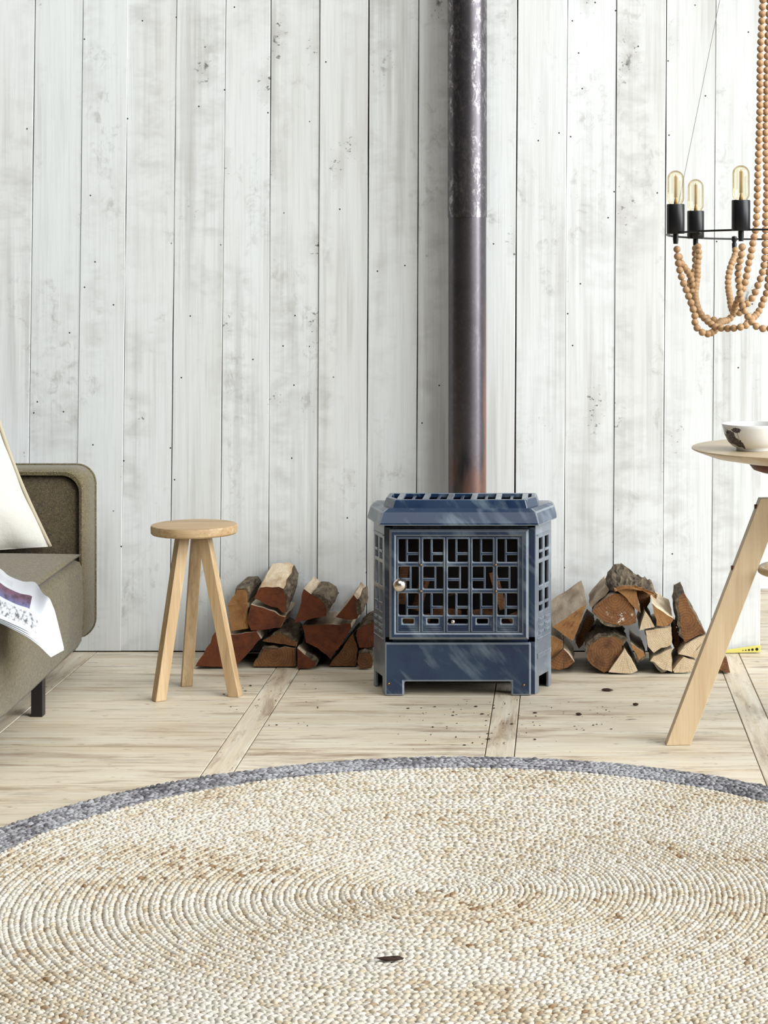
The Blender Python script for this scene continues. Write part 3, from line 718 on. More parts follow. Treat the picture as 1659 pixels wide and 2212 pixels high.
# curved slab of bark on top
arc = [(552, 300), (590, 287), (640, 280), (700, 282), (745, 292), (790, 308), (825, 325), (856, 352)]
tops = [(500, 262), (508, 180), (560, 140), (612, 118), (700, 195), (745, 220), (812, 235), (852, 330)]
sub = MB(); nv = 7
def interp(L, n):
    out = []
    for i in range(n):
        t = i / (n - 1) * (len(L) - 1); k = min(int(t), len(L) - 2); f_ = t - k
        out.append((L[k][0] * (1 - f_) + L[k + 1][0] * f_, L[k][1] * (1 - f_) + L[k + 1][1] * f_))
    return out
A_, T_ = interp(arc, 24), interp(tops, 24)
lo, up = [], []
for j in range(nv + 1):
    t = j / nv; rl, ru = [], []
    for i in range(24):
        rag = rng.uniform(-6, 6) if j == nv else 0
        x = A_[i][0] + (T_[i][0] - A_[i][0]) * t + rag; y = A_[i][1] + (T_[i][1] - A_[i][1]) * t + rag
        reach = 0.05 + 0.20 * min(1.0, abs(A_[i][1] - T_[i][1]) / 170)
        p = at(1160 + x / 3.3246, 1180 + y / 3.3246, DR - 0.012 + reach * t)
        q = rng.normal(0, 0.0022, 3)
        ru.append(p + Vector(q) * (0.6 if j == 0 else 1)); rl.append(p + Vector((0, 0.002, -0.011)) + Vector(rng.normal(0, 0.001, 3)))
    lo.append(rl); up.append(ru)
rows = [r1 + r2[::-1] for r1, r2 in zip(up, lo)]
sub.loft(rows, False, True)
slab = sub.build('bark_slab', BARK, None, 'curved slab of grey bark lying on top of the right log pile', 'bark')
rim = MB()
fr0 = up[0] + lo[0][::-1]
rim.loft([[p + Vector((0, -0.004, 0)) for p in fr0], [p + Vector((0, 0.003, 0)) for p in fr0]])
rim.build('cut_rim', END_TAN, slab, label='tan cut edge of the bark')
# small logs inside the stove
def stick(c, dirv, ln, r, mats):
    c = Vector(c); d_ = Vector(dirv).normalized(); a = d_.orthogonal().normalized(); e = d_.cross(a)
    th0 = rng.uniform(0, 6.28); angs = [0, 0.5, 1.0, 1.5, 2.0, 3.6]
    loops = []
    for t in (-0.5, -0.17, 0.17, 0.5):
        loops.append([c + d_ * (ln * t) + (a * math.cos(th0 + q) + e * math.sin(th0 + q)) * (r * (1 if q < 3 else 0.55) * rng.uniform(0.9, 1.1)) for q in angs])
    return MB().loft(loops)
for c, dv, ln, r, lab in (((-0.44, 5.87, 0.198), (1, .3, .05), .11, .022, 'flat at the bottom left'), ((-0.335, 5.89, 0.197), (1, -.2, 0), .08, .022, 'flat at the bottom, second from left'),
                     ((-0.23, 5.88, 0.198), (1, .2, .08), .09, .022, 'flat at the bottom, second from right'), ((-0.135, 5.89, 0.198), (.6, 1, .1), .09, .022, 'flat at the bottom right'),
                     ((-0.405, 5.885, 0.262), (.3, .25, 1), .10, .019, 'upright behind the second column'), ((-0.19, 5.88, 0.272), (-.3, .2, 1), .11, .018, 'upright behind the fourth column'),
                     ((-0.29, 5.93, 0.262), (1, .1, .35), .09, .022, 'slanting across the middle'), ((-0.468, 5.91, 0.29), (.1, .1, 1), .12, .018, 'upright at the far left')):
    stick(c, dv, ln, r, None).build('stove_log', END_ROUGH, None, 'small split log inside the stove, ' + lab, 'log', 'kindling inside the stove')
# dim logs in the depth of the right pile
log('dim log far back under the bark slab, seen through the gap', [(702, 304), (760, 312), (818, 352), (814, 400), (776, 462), (752, 476), (730, 400)], ZR, DR + 0.10, 0.15, END_ROUGH, BARK, grp=GR)
log('dim log far back between squarish log end and tall rough log', [(978, 560), (998, 560), (1026, 690), (1006, 765), (980, 722)], ZR, DR + 0.10, 0.15, END_ROUGH, BARK, grp=GR)
log('dim log far back in the gap left of the large craggy log', [(275, 692), (362, 485), (418, 532), (345, 676), (300, 740)], ZR, DR + 0.14, 0.11, END_ROUGH, BARK, grp=GR)

# ------------------------------------------------------------------ stool
feet = [(at(343, 1513, 5.68), 34.5), (at(508.5, 1503, 5.737), -12.5), (at(403, 1480, 5.88), 16)]
SX, SY = at(419.5, 0, 5.755).x, 5.755
stool = empty('stool', (SX, SY, 0), 'round topped three legged wooden stool standing left of the stove', 'stool')
zt = 0.4815; R = 0.1212
MB().lathe([(0, zt - 0.026), (R - 0.004, zt - 0.026), (R - 0.0005, zt - 0.022), (R, zt - 0.006), (R - 0.002, zt - 0.001), (R - 0.006, zt), (R * 0.5, zt), (0, zt)], (SX, SY, 0), 64).build('seat', STOOLTOP, stool, auto=35)
for (fp, deg), (tx, ty) in zip(feet, ((-0.026, -0.034), (0.030, -0.014), (0.002, 0.036))):
    base = Vector((fp.x, fp.y, 0)); top = Vector((SX + tx, SY + ty, zt - 0.025))
    a = math.radians(deg); n = Vector((math.sin(a), -math.cos(a), 0)); u = Vector((math.cos(a), math.sin(a), 0)); h = 0.0158
    q = [(-h, -h), (h, -h), (h, h), (-h, h)]
    MB().loft([[base + u * i + n * j for i, j in q], [top + u * i + n * j for i, j in q]]).build('leg', STOOLWOOD, stool, bevel=0.0012, seg=2)

# ------------------------------------------------------------------ sofa
FX = lambda y: -1.401 + 0.011 * (6.1 - y)
sofa = empty('sofa', (-1.8, 5.15, 0), 'olive tweed sofa with a shaded inner arm at the left', 'sofa')
def rounded(x0, x1, z0, z1, r_tr, r_br, seg=8):
    pts = [(x0, z0)]
    pts += [(x1 - r_br + r_br * math.sin(k / seg * math.pi / 2), z0 + r_br - r_br * math.cos(k / seg * math.pi / 2)) for k in range(seg + 1)]
    pts += [(x1 - r_tr + r_tr * math.cos(k / seg * math.pi / 2), z1 - r_tr + r_tr * math.sin(k / seg * math.pi / 2)) for k in range(seg + 1)]
    return pts + [(x0, z1)]
arm = MB()
P0 = rounded(-2.25, FX(6.02) + 0.004, 0.10, 0.616, 0.055, 0.06)
pin = rounded(-2.25 + 0.0, FX(6.02) - 0.009, 0.115, 0.600, 0.052, 0.055)
L_ = lambda P, y: [(x, y, z) for x, z in P]
Ps = rounded(-2.25, FX(6.02) - 0.001, 0.106, 0.610, 0.054, 0.058)
arm.loft([L_(Ps, 6.115), L_(P0, 6.105), L_(P0, 5.945), L_(Ps, 5.935), L_(pin, 5.937), L_(pin, 5.965)])
arm.build('arm', TWEED, sofa, auto=50)
MB().loft([L_(rounded(-2.25, FX(6.02) - 0.016, 0.13, 0.592, 0.05, 0.05), 5.966), L_(rounded(-2.25, FX(6.02) - 0.016, 0.13, 0.592, 0.05, 0.05), 5.957), L_(rounded(-2.25, FX(6.02) - 0.026, 0.14, 0.582, 0.05, 0.05), 5.950)]).build('arm_inner_pad', TWEED_SHADED, sofa, label='recessed inner face of the arm, coloured as in shade', auto=50)
pip = rounded(-2.25, FX(6.02) + 0.005, 0.10, 0.617, 0.055, 0.06)
MB().tube([(x, 6.085, z) for x, z in pip[3:]], 0.0035, 8).build('piping', TWEED, sofa, smooth=True)
def bench(y0, y1, z0, z1, xb, lip):
    mb = MB(); loops = []
    for k in range(9):
        y = y0 + (y1 - y0) * k / 8; xf_ = FX(y) + lip + 0.02 * max(0, 1 - abs((y - 5.1) / 0.75)) ** 1.0
        loops.append([(xb, y, z0), (xf_ - 0.012, y, z0), (xf_, y, z0 + 0.02), (xf_ + 0.006, y, (z0 + z1) / 2), (xf_, y, z1 - 0.018), (xf_ - 0.006, y, z1 - 0.006), (xf_ - 0.022, y, z1), (xb, y, z1)])
    return mb.loft(loops)
bench(4.2, 5.925, 0.10, 0.355, -2.2, 0).build('seat_base', TWEED, sofa, auto=60)
cu = MB(); loops = []
for k in range(25):
    y = 4.2 + (5.928 - 4.2) * k / 24
    e = min((5.928 - y) / 0.10, 1); dz_ = -0.012 * (1 - e) ** 2
    xf_ = FX(y) + 0.02 * max(0, 1 - abs((y - 5.1) / 0.75))
    L2 = [(-2.15, y, 0.3555), (xf_ - 0.030, y, 0.3555), (xf_ - 0.022, y, 0.362), (xf_ - 0.005, y, 0.366), (xf_ + 0.001, y, 0.374), (xf_ - 0.006, y, 0.383 + dz_)]
    for j in range(1, 9):
        t = j / 8; L2.append((xf_ - 0.006 - t * 0.7, y, 0.383 + dz_ + 0.005 * math.sin(math.pi * min(1, t * 1.0)) * e))
    loops.append(L2)
cu.loft(loops).build('seat_cushion', TWEED, sofa, auto=50)
MB().box(-2.25, -2.02, 4.2, 5.93, 0.1, 0.72).build('backrest', TWEED, sofa, bevel=0.03, seg=3)
nearp = rounded(-2.25, FX(4.1) + 0.004, 0.10, 0.616, 0.055, 0.06)
MB().loft([L_(nearp, 4.2), L_(nearp, 4.05)]).build('arm', TWEED, sofa, bevel=0.01)
for (x, y) in ((-1.413, 5.49), (-1.39, 4.3), (-2.15, 5.9), (-2.15, 4.3)):
    MB().box(x - 0.0155, x + 0.0155, y - 0.0155, y + 0.0155, 0, 0.115).build('leg', BLACK, sofa, bevel=0.001, seg=1)

# cushion
BR = Vector((-1.492, 5.915, 0.395)); BL = BR + Vector((-0.42, -0.21, -0.0)); TR = BR + Vector((-0.175, 0.005, 0.44)); TL = BL + Vector((-0.13, 0.02, 0.47))
Nn = (BR - BL).cross(TR - BR).normalized()
if Nn.y > 0: Nn = -Nn
def pil(u, v, s):
    base = BL * (1 - u) * (1 - v) + BR * u * (1 - v) + TR * u * v + TL * (1 - u) * v
    ku = 1 - abs(2 * u - 1) ** 2.6; kv = 1 - abs(2 * v - 1) ** 2.6
    t = 0.075 * (max(ku, 0) * max(kv, 0)) ** 0.6
    wr = 0.009 * math.sin(u * 23 + v * 3) * max(0, 1 - v * 4) * ku + 0.004 * math.sin(v * 17 + u * 5) * max(0, (u - 0.6) * 2.5) * kv
    edge = 0.012 * (math.sin(v * math.pi) if u > 0.5 else 0) * max(0, 2 * u - 1)
    return base + Nn * (s * (t + 0.001) + (wr if s > 0 else 0)) + (BL - BR).normalized() * edge
pb = MB(); n = 30
for s in (1, -1):
    g = [[pil(i / n, j / n, s) for i in range(n + 1)] for j in range(n + 1)]
    pb.loft(g, False, False, False)
pillow = pb.build('cushion', LINEN, None, 'white linen cushion with a seamed edge leaning on the olive sofa', 'cushion', smooth=True, origin=BR)
fl = MB(); outl = []
ctr = (BL + BR + TL + TR) / 4
per = [(1, j / n) for j in range(n + 1)]
edge = [pil(u, v, 0) for u, v in per]
fl.tube([p + (BR - BL).normalized() * 0.005 for p in edge], 0.0055, 8)
fl.build('flange', LINENE, pillow, label='beige seam along the edge', smooth=True)

# newspaper
Fe = [(-60, 1190, 5.85), (0, 1228, 5.52), (18, 1243, 5.40), (50, 1256, 5.29), (76, 1258, 5.24), (93, 1282, 5.10), (109, 1296, 5.05), (121, 1340, 5.02), (131, 1382, 5.0)]
Ne = [(-60, 1316, 4.86), (-20, 1329, 4.80), (5, 1338, 4.80), (30, 1349, 4.81), (55, 1361, 4.83), (73, 1373, 4.86), (85, 1382, 4.88), (95, 1391, 4.90), (103, 1397, 4.92)]
Fp = [at(*p) for p in Fe]; Np = [at(*p) for p in Ne]
def crom(P, t):
    k = min(int(t), len(P) - 2); f_ = t - k
    p0, p1, p2, p3 = P[max(k - 1, 0)], P[k], P[k + 1], P[min(k + 2, len(P) - 1)]
    return 0.5 * ((2 * p1) + (p2 - p0) * f_ + (2 * p0 - 5 * p1 + 4 * p2 - p3) * f_ ** 2 + (3 * p1 - p0 - 3 * p2 + p3) * f_ ** 3)
def m_print():
    m, nt, b = mat('printed_page', 0.8)
    uv = nd(nt, 'UVMap').outputs[0]; s = nd(nt, 'SeparateXYZ', {0: uv}); u, v = s.outputs[0], s.outputs[1]
    def box(u0, u1, v0, v1):
        a = mth(nt, 'MULTIPLY', mth(nt, 'GREATER_THAN', u, u0), mth(nt, 'LESS_THAN', u, u1))
        return mth(nt, 'MULTIPLY', a, mth(nt, 'MULTIPLY', mth(nt, 'GREATER_THAN', v, v0), mth(nt, 'LESS_THAN', v, v1)))
    n1 = noi(nt, mapv(nt, uv, (14, 6, 1)), 1.0, 4, 0.6)
    colp = mixc(nt, rmp(nt, v, 0.42, 0.60), lin(120, 84, 104), lin(112, 116, 160))
    colp = mixc(nt, rmp(nt, n1, 0.45, 0.7), colp, lin(62, 48, 64))
    ph = mixc(nt, rmp(nt, noi(nt, mapv(nt, uv, (22, 9, 1), (3, 3, 0)), 1.0, 4, 0.65), 0.46, 0.62), lin(226, 227, 230), lin(100, 100, 104))
    c = mixc(nt, box(0.0, 0.50, 0.33, 0.60), lin(222, 224, 229), colp)
    c = mixc(nt, box(0.0, 0.66, 0.66, 0.93), c, ph)
    txt = mth(nt, 'MULTIPLY', mth(nt, 'GREATER_THAN', nd(nt, 'TexWave', {'Vector': uv, 'Scale': 22.0, 'Distortion': 0.0}, bands_direction='Y').outputs[1], 0.6), box(0.05, 0.3, 0.12, 0.26))
    c = mixc(nt, mth(nt, 'MULTIPLY', txt, 0.25), c, lin(120, 120, 124))
    setin(nt, b, Base_Color=c); return m
PRINT = m_print()
news = empty('newspaper', (-1.4, 5.2, 0.39), 'folded white newspaper hanging over the front edge of the olive sofa', 'newspaper')
for k in range(6):
    nu_, nv_ = 32, 12; vs2, fs2, uvs = [], [], []
    off = Vector((0.003 * k - 0.002 * (k % 2), -0.004 * k, -0.0042 * k)) if k else Vector((0, 0, 0))
    for th in (0, 1):
        for i in range(nu_ + 1):
            t = i / nu_ * 8; a, c2 = crom(Fp, t), crom(Np, t)
            for j in range(nv_ + 1):
                q = j / nv_; p = a.lerp(c2, q)
                p = p + Vector((0, 0, 0.006 * math.sin(q * math.pi) * (1 - i / nu_))) + off * (0.35 + 0.65 * i / nu_) - Vector((0, 0, 0.0006 * th))
                vs2.append(p); uvs.append((i / nu_, q))
    m_ = (nu_ + 1) * (nv_ + 1)
    for th in (0, 1):
        for i in range(nu_):
            for j in range(nv_):
                a = th * m_ + i * (nv_ + 1) + j; fs2.append((a, a + nv_ + 1, a + nv_ + 2, a + 1) if th else (a, a + 1, a + nv_ + 2, a + nv_ + 1))
    me = bpy.data.meshes.new('page'); og = wloc(news); me.from_pydata([p - og for p in vs2], [], fs2); me.materials.append(PRINT if k == 0 else PAPER)
    ul = me.uv_layers.new(name='UVMap')
    for lp in me.loops: ul.data[lp.index].uv = uvs[lp.vertex_index]
    me.polygons.foreach_set('use_smooth', [True] * len(me.polygons))
    o = bpy.data.objects.new('page', me); C.objects.link(o); o.parent = news
    if k == 0: o['label'] = 'top page with colour and grey pictures'

# ------------------------------------------------------------------ table and bowl
TX, TY, TR_ = 0.635, 5.20, 0.305
table = empty('table', (TX, TY, 0), 'round pale oak table with a slanting plank leg at the right edge', 'table')
MB().lathe([(0, 0.716), (TR_ - 0.115, 0.716), (TR_ - 0.05, 0.727), (TR_ - 0.006, 0.743), (TR_, 0.746), (TR_, 0.749), (TR_ - 0.002, 0.75), (TR_ * 0.5, 0.75), (0, 0.75)], (TX, TY, 0), 96).build('tabletop', OAKTOP, table, auto=30)
MB().lathe([(0, 0.688), (0.13, 0.688), (0.148, 0.694), (0.157, 0.705), (0.157, 0.716), (0, 0.716)], (TX, TY, 0), 64).build('hub', WALNUT, table, label='dark brown disc under the top', auto=40)
MB().lathe([(0, 0.40), (0.028, 0.40), (0.028, 0.69), (0, 0.69)], (TX, TY, 0), 24).build('column', OAK, table, auto=40)
foot = at(1463.5, 1607, 5.17); foot.z = 0
for k, ang in enumerate((0, 120, 240)):
    a0 = math.atan2(foot.y - TY, foot.x - TX) + math.radians(ang); d_ = Vector((math.cos(a0), math.sin(a0), 0)); tn = Vector((-d_.y, d_.x, 0))
    rf = math.hypot(foot.x - TX, foot.y - TY); zt_ = 0.622; rt = rf - (1669 - 1463.5) / 851
    mb = MB(); hw, th = 0.0312, 0.016; c0 = Vector((TX, TY, 0))
    mb.loft([[c0 + d_ * (rf + s) + tn * q for s, q in ((-hw, -th), (hw, -th), (hw, th), (-hw, th))], [c0 + d_ * (rt + s) + tn * q + Z3 * zt_ for s, q in ((-hw, -th), (hw, -th), (hw, th), (-hw, th))]])
    lg = mb.build('leg', OAK, table, bevel=0.0012, seg=2)
    if k == 0:
        for zz in (0.60, 0.445):
            rr = rf + (rt - rf) * zz / zt_ + hw
            p = c0 + d_ * rr + Z3 * zz; MB().tube([p - d_ * 0.004, p + d_ * 0.004], 0.006, 10).build('bolt', WALNUT, lg)
    inner = c0 + d_ * (rt - hw + 0.01) + Z3 * 0.58
    MB().tube([inner, c0 + Z3 * 0.60], 0.012, 10).build('strut', OAK, table)
rr = 0.128
MB().tube([(TX + rr * math.cos(2 * math.pi * k / 48), TY + rr * math.sin(2 * math.pi * k / 48), 0.437) for k in range(48)], 0.0095, 10, closed=True).build('ring_stretcher', OAK, table, smooth=True)

def m_bowl():
    m, nt, b = mat('painted_ceramic', 0.18)
    tc = nd(nt, 'TexCoord').outputs['Object']; s = nd(nt, 'SeparateXYZ', {0: tc})
    ang = mth(nt, 'MULTIPLY', mth(nt, 'ARCTAN2', s.outputs[1], mth(nt, 'MULTIPLY', s.outputs[0], -1.0)), 0.075)
    v2 = nd(nt, 'CombineXYZ', {0: ang, 1: s.outputs[2], 2: 0.0}).outputs[0]
    def blob(cu_, cz_, ru, rz):
        dd = nd(nt, 'VectorMath', {0: v2, 1: (cu_, cz_, 0)}, operation='SUBTRACT').outputs[0]
        dd = nd(nt, 'VectorMath', {0: dd, 1: (1 / ru, 1 / rz, 0)}, operation='MULTIPLY').outputs[0]
        return nd(nt, 'VectorMath', {0: dd}, operation='LENGTH').outputs['Value']
    wob = mth(nt, 'MULTIPLY', mth(nt, 'SUBTRACT', noi(nt, v2, 190.0, 3), 0.5), 0.9)
    d = None
    for q in ((-0.040, 0.036, 0.022, 0.019), (-0.058, 0.0225, 0.018, 0.012), (-0.0655, 0.055, 0.014, 0.0065), (-0.071, 0.017, 0.009, 0.010), (-0.02, 0.03, 0.016, 0.014), (-0.0, 0.04, 0.014, 0.012)):
        e = blob(*q); d = e if d is None else mth(nt, 'MINIMUM', d, e)
    d = mth(nt, 'ADD', d, wob)
    inside = rmp(nt, d, 1.0, 0.93)
    pet = nd(nt, 'TexVoronoi', {'Vector': v2, 'Scale': 150.0}, feature='DISTANCE_TO_EDGE').outputs['Distance']
    shade = mixc(nt, rmp(nt, pet, 0.02, 0.12), lin(20, 18, 26), lin(74, 66, 70))
    shade = mixc(nt, rmp(nt, noi(nt, v2, 260.0, 2), 0.58, 0.68), shade, lin(170, 164, 158))
    stem = mth(nt, 'MULTIPLY', mth(nt, 'LESS_THAN', mth(nt, 'ABSOLUTE', mth(nt, 'ADD', ang, 0.0685)), 0.0006), mth(nt, 'MULTIPLY', mth(nt, 'GREATER_THAN', s.outputs[2], 0.02), mth(nt, 'LESS_THAN', s.outputs[2], 0.052)))
    c = mixc(nt, mth(nt, 'MAXIMUM', inside, stem), lin(240, 240, 236), shade)
    setin(nt, b, Base_Color=c); return m
BX, BY = 0.482, 5.12
bowl = empty('bowl', (BX, BY, 0.75), 'white ceramic bowl with a dark flower print standing on the round table', 'bowl')
ro = 0.082
outp = [(0, 0.004), (0.044, 0.0), (0.046, 0.001), (0.045, 0.007), (0.054, 0.011), (0.066, 0.022), (0.075, 0.040), (0.080, 0.058), (ro, 0.066), (ro - 0.0012, 0.0675), (ro - 0.0028, 0.066)]
MB().lathe([(r, z + 0.75) for r, z in outp], (BX, BY, 0), 72, caps=False).build('outside', m_bowl(), bowl, smooth=True, origin=(BX, BY, 0.75))
inp = [(ro - 0.0028, 0.066), (0.076, 0.056), (0.071, 0.040), (0.062, 0.024), (0.048, 0.013), (0, 0.009)]
MB().lathe([(r, z + 0.75) for r, z in inp], (BX, BY, 0), 72, caps=False).build('inside', CERAMIC, bowl, smooth=True)

# ------------------------------------------------------------------ chandelier
CXX, CYY, CR = 0.54, 4.91, 0.288
chan = empty('bead_chandelier', (CXX, CYY, 2.65), 'wooden bead chandelier with tubular bulbs on a thin black ring at the upper right', 'chandelier')
tilt = 0.026                      # the near side of the ring hangs a little higher
def rp(ang, r=CR):
    a = math.radians(ang); y = CYY + r * math.sin(a)
    return Vector((CXX + r * math.cos(a), y, 1.2895 - tilt * (y - CYY) / CR * 0.33))
MB().tube([rp(k * 360 / 96) for k in range(96)], 0.0026, 6, closed=True).build('ring', BLACKM, chan, smooth=True)
sock = [199, 135.6, 242.7, 294, 345, 36, 87]
for a in sock:
    p = rp(a); sk = MB()
    sk.lathe([(0, -0.002), (0.0205, -0.002), (0.0215, 0.0), (0.0215, 0.066), (0.0205, 0.068), (0.0, 0.068)], p, 32)
    so = sk.build('socket', BLACKM, chan, auto=40)
    MB().lathe([(0, -0.026), (0.0056, -0.026), (0.0066, -0.015), (0.0066, -0.001), (0, -0.001)], p, 14).build('peg', BLACKM, so, auto=40)
    gp = [(0.0150, 0.066)] + [(0.0150 + 0.0048 * math.sin(min(1, k / 4) * math.pi / 2), 0.070 + 0.010 * k / 4) for k in range(5)] + [(0.0198, 0.128)] + [(0.0198 * math.cos(k / 8 * math.pi / 2), 0.128 + 0.0195 * math.sin(k / 8 * math.pi / 2)) for k in range(1, 9)]
    bo = MB().lathe(gp, p, 32).build('bulb', GLASS, chan, smooth=True, label='amber tinted glass tube bulb')
    fm = MB().tube([p + Z3 * 0.066, p + Z3 * 0.138], 0.0009, 8); fm.lathe([(0.0, 0.066), (0.005, 0.067), (0.0032, 0.078), (0.0012, 0.086), (0, 0.087)], p, 14)
    for k in range(6):
        q = k * math.pi / 3; fm.tube([p + Vector((0.0032 * math.cos(q), 0.0032 * math.sin(q), 0.134)), p + Vector((0.0034 * math.cos(q), 0.0034 * math.sin(q), 0.084))], 0.0004, 4)
    fm.build('filament', FILAMENT, bo, smooth=True)
pk = rp(111); MB().lathe([(0, -0.026), (0.0056, -0.026), (0.0062, -0.012), (0.0046, -0.008), (0.0075, -0.002), (0.0062, 0.006), (0, 0.008)], pk, 14).build('peg', BLACKM, chan, auto=50)
pk2 = at(1509, 503, 5.08)
MB().ball(pk2, 0.0068, 12, 8).build('peg', BLACKM, chan, smooth=True)
topc = Vector((CXX, CYY, 2.65))
for a in (160, 280, 40):
    MB().tube([rp(a), topc], 0.0006, 4).build('hanging_wire', WIRE, chan)
MB().lathe([(0, 0), (0.05, 0), (0.05, 0.03), (0, 0.03)], topc, 32).build('ceiling_rose', BLACKM, chan, auto=40)

beadme = MB().ball((0, 0, 0), 0.0088, 14, 9, 0.98)
b0 = beadme.build('bead', BEADM, chan, smooth=True, origin=(0, 0, 0)); bm_data = b0.data
C.objects.unlink(b0); bpy.data.objects.remove(b0)
nbead = 0; far_beads = []
def strand(pts, name='bead_strand', px=True):
    """pts in zoomed-crop pixels (1400 + .208x, 300 + .208y) with a distance each; beads threaded along a smooth line."""
    global nbead
    P = [at(1400 + x * 0.208, 300 + y * 0.208, d) if px else Vector((x, y, d)) for x, y, d in pts]
    S = [crom(P, k / 24) for k in range(24 * (len(P) - 1) + 1)]
    S[-1] = P[-1]
    cord = MB().tube(S[::4] + [S[-1]], 0.0012, 5)
    st_ = cord.build(name, WIRE, chan)
    acc = 0.0085; need = 0.0085; k = 0; pos = []
    dist = 0
    for a, c2 in zip(S[:-1], S[1:]):
        L = (c2 - a).length
        while dist + L >= need:
            f_ = (need - dist) / L; pos.append((a.lerp(c2, f_), (c2 - a).normalized())); need += 0.0169
        dist += L
    for p, t in pos:
        ix = VX + p.x * F / p.y; iy = VY + (H - p.z) * F / p.y
        if nbead < 300 and -20 < iy < 2230 and ix < 1672:
            o = bpy.data.objects.new('bead', bm_data); C.objects.link(o); o.parent = st_
            o.location = p - wloc(st_); o.rotation_euler = t.to_track_quat('Z', 'Y').to_euler(); nbead += 1
        else: far_beads.append(p)
    return st_
s1, s2, s3 = rp(190), rp(135.6), rp(242.7)
strand([(298, 1110, 4.86), (308, 1250, 4.86), (345, 1430, 4.85), (400, 1580, 4.84), (455, 1730, 4.83), (488, 1850, 4.82), (490, 1930, 4.81), (540, 1995, 4.80), (620, 2025, 4.81), (690, 1990, 4.84), (745, 1905, 4.90), (830, 1880, 4.95), (890, 1815, 4.97), (905, 1760, 4.99)])
strand([(318, 1190, 4.885), (345, 1290, 4.89), (400, 1360, 4.91), (440, 1430, 4.93), (455, 1520, 4.95), (445, 1610, 4.955), (452, 1700, 4.955), (500, 1790, 4.95), (590, 1850, 4.95), (680, 1880, 4.95), (770, 1895, 4.95)])
strand([(515, 1090, 5.09), (528, 1200, 5.07), (515, 1310, 5.05), (512, 1420, 5.02), (498, 1520, 4.99), (490, 1620, 4.95), (508, 1720, 4.91), (545, 1815, 4.88), (620, 1895, 4.85), (710, 1958, 4.82), (790, 1966, 4.81), (860, 1970, 4.80), (930, 1958, 4.79), (1005, 1945, 4.79), (1050, 1890, 4.82), (1110, 1840, 4.86), (1150, 1790, 4.88), (1185, 1710, 4.89), (1212, 1635, 4.9), (1245, 1560, 4.9), (1285, 1400, 4.9), (1300, 1000, 4.9)])
strand([(492, 1110, 5.10), (488, 1220, 5.12), (492, 1310, 5.12), (472, 1400, 5.10), (440, 1470, 5.07), (438, 1560, 5.04)])
strand([(908, 1130, 5.16), (900, 1220, 5.14), (870, 1290, 5.10), (845, 1370, 5.08), (832, 1460, 5.06), (834, 1550, 5.04), (850, 1650, 5.0), (862, 1740, 4.97), (885, 1800, 4.94), (900, 1850, 4.93)])
strand([(975, 1085, 4.65), (976, 1170, 4.65), (955, 1260, 4.66), (938, 1350, 4.67), (936, 1430, 4.68), (945, 1520, 4.69), (955, 1610, 4.70), (968, 1690, 4.71), (990, 1760, 4.72), (1040, 1850, 4.73), (1090, 1915, 4.72), (1150, 1962, 4.71), (1240, 1972, 4.71), (1330, 1960, 4.71)])
strand([(1437, -4880, 4.91), (1192, -1442, 4.89), (1160, -300, 4.88), (1145, 200, 4.87), (1135, 500, 4.86), (1128, 780, 4.85), (1112, 960, 4.84), (1088, 1080, 4.83), (1066, 1210, 4.82), (1042, 1310, 4.81), (1018, 1440, 4.80), (996, 1530, 4.79), (960, 1600, 4.80), (925, 1690, 4.82), (890, 1790, 4.86)])
strand([(1440, -4880, 4.92), (1262, -1442, 4.91), (1225, -300, 4.90), (1225, 200, 4.88), (1232, 500, 4.87), (1222, 800, 4.86), (1216, 1000, 4.86), (1214, 1200, 4.86), (1200, 1330, 4.86), (1170, 1440, 4.86), (1140, 1520, 4.86), (1110, 1600, 4.86), (1075, 1660, 4.86), (1030, 1710, 4.86), (985, 1750, 4.87), (930, 1830, 4.88)])
strand([(1443, -4880, 4.93), (1300, -1442, 4.93), (1268, 200, 4.92), (1268, 700, 4.91), (1262, 1100, 4.90), (1250, 1400, 4.90), (1240, 1560, 4.9)])
if far_beads:
    fb = MB()
    for p in far_beads: fb.ball(p, 0.0088, 8, 5)
    fb.build('beads', BEADM, chan, kind='stuff', smooth=True)

# ------------------------------------------------------------------ yellow strip at the wall foot
dy_ = 6.355
gz_ = [at(1566, 1421, dy_), at(1566, 1427, dy_), at(1643, 1425.5, dy_), at(1643.5, 1411, dy_), at(1640, 1410.5, dy_)]
zmin = min(p.z for p in gz_)
q0 = [Vector((p.x, dy_, p.z - zmin + 0.001)) for p in gz_]
strip = MB().loft([q0, [p + Vector((0, 0.012, 0)) for p in q0]]).build('yellow_gauge', YELLOW, None, 'thin yellow plastic strip with growing black dots at the foot of the plank wall', 'strip', bevel=0.0008, seg=1)
for px, py, r in ((1605, 1421, 0.0016), (1611, 1420.6, 0.0022), (1618, 1420, 0.0031), (1625.5, 1419.3, 0.0038), (1635, 1418.5, 0.0046)):
    c = at(px, py, dy_); c.z += -zmin + 0.001
    MB().tube([(c.x, dy_ - 0.0006, c.z), (c.x, dy_ + 0.001, c.z)], r, 14).build('dot', DOT, strip)

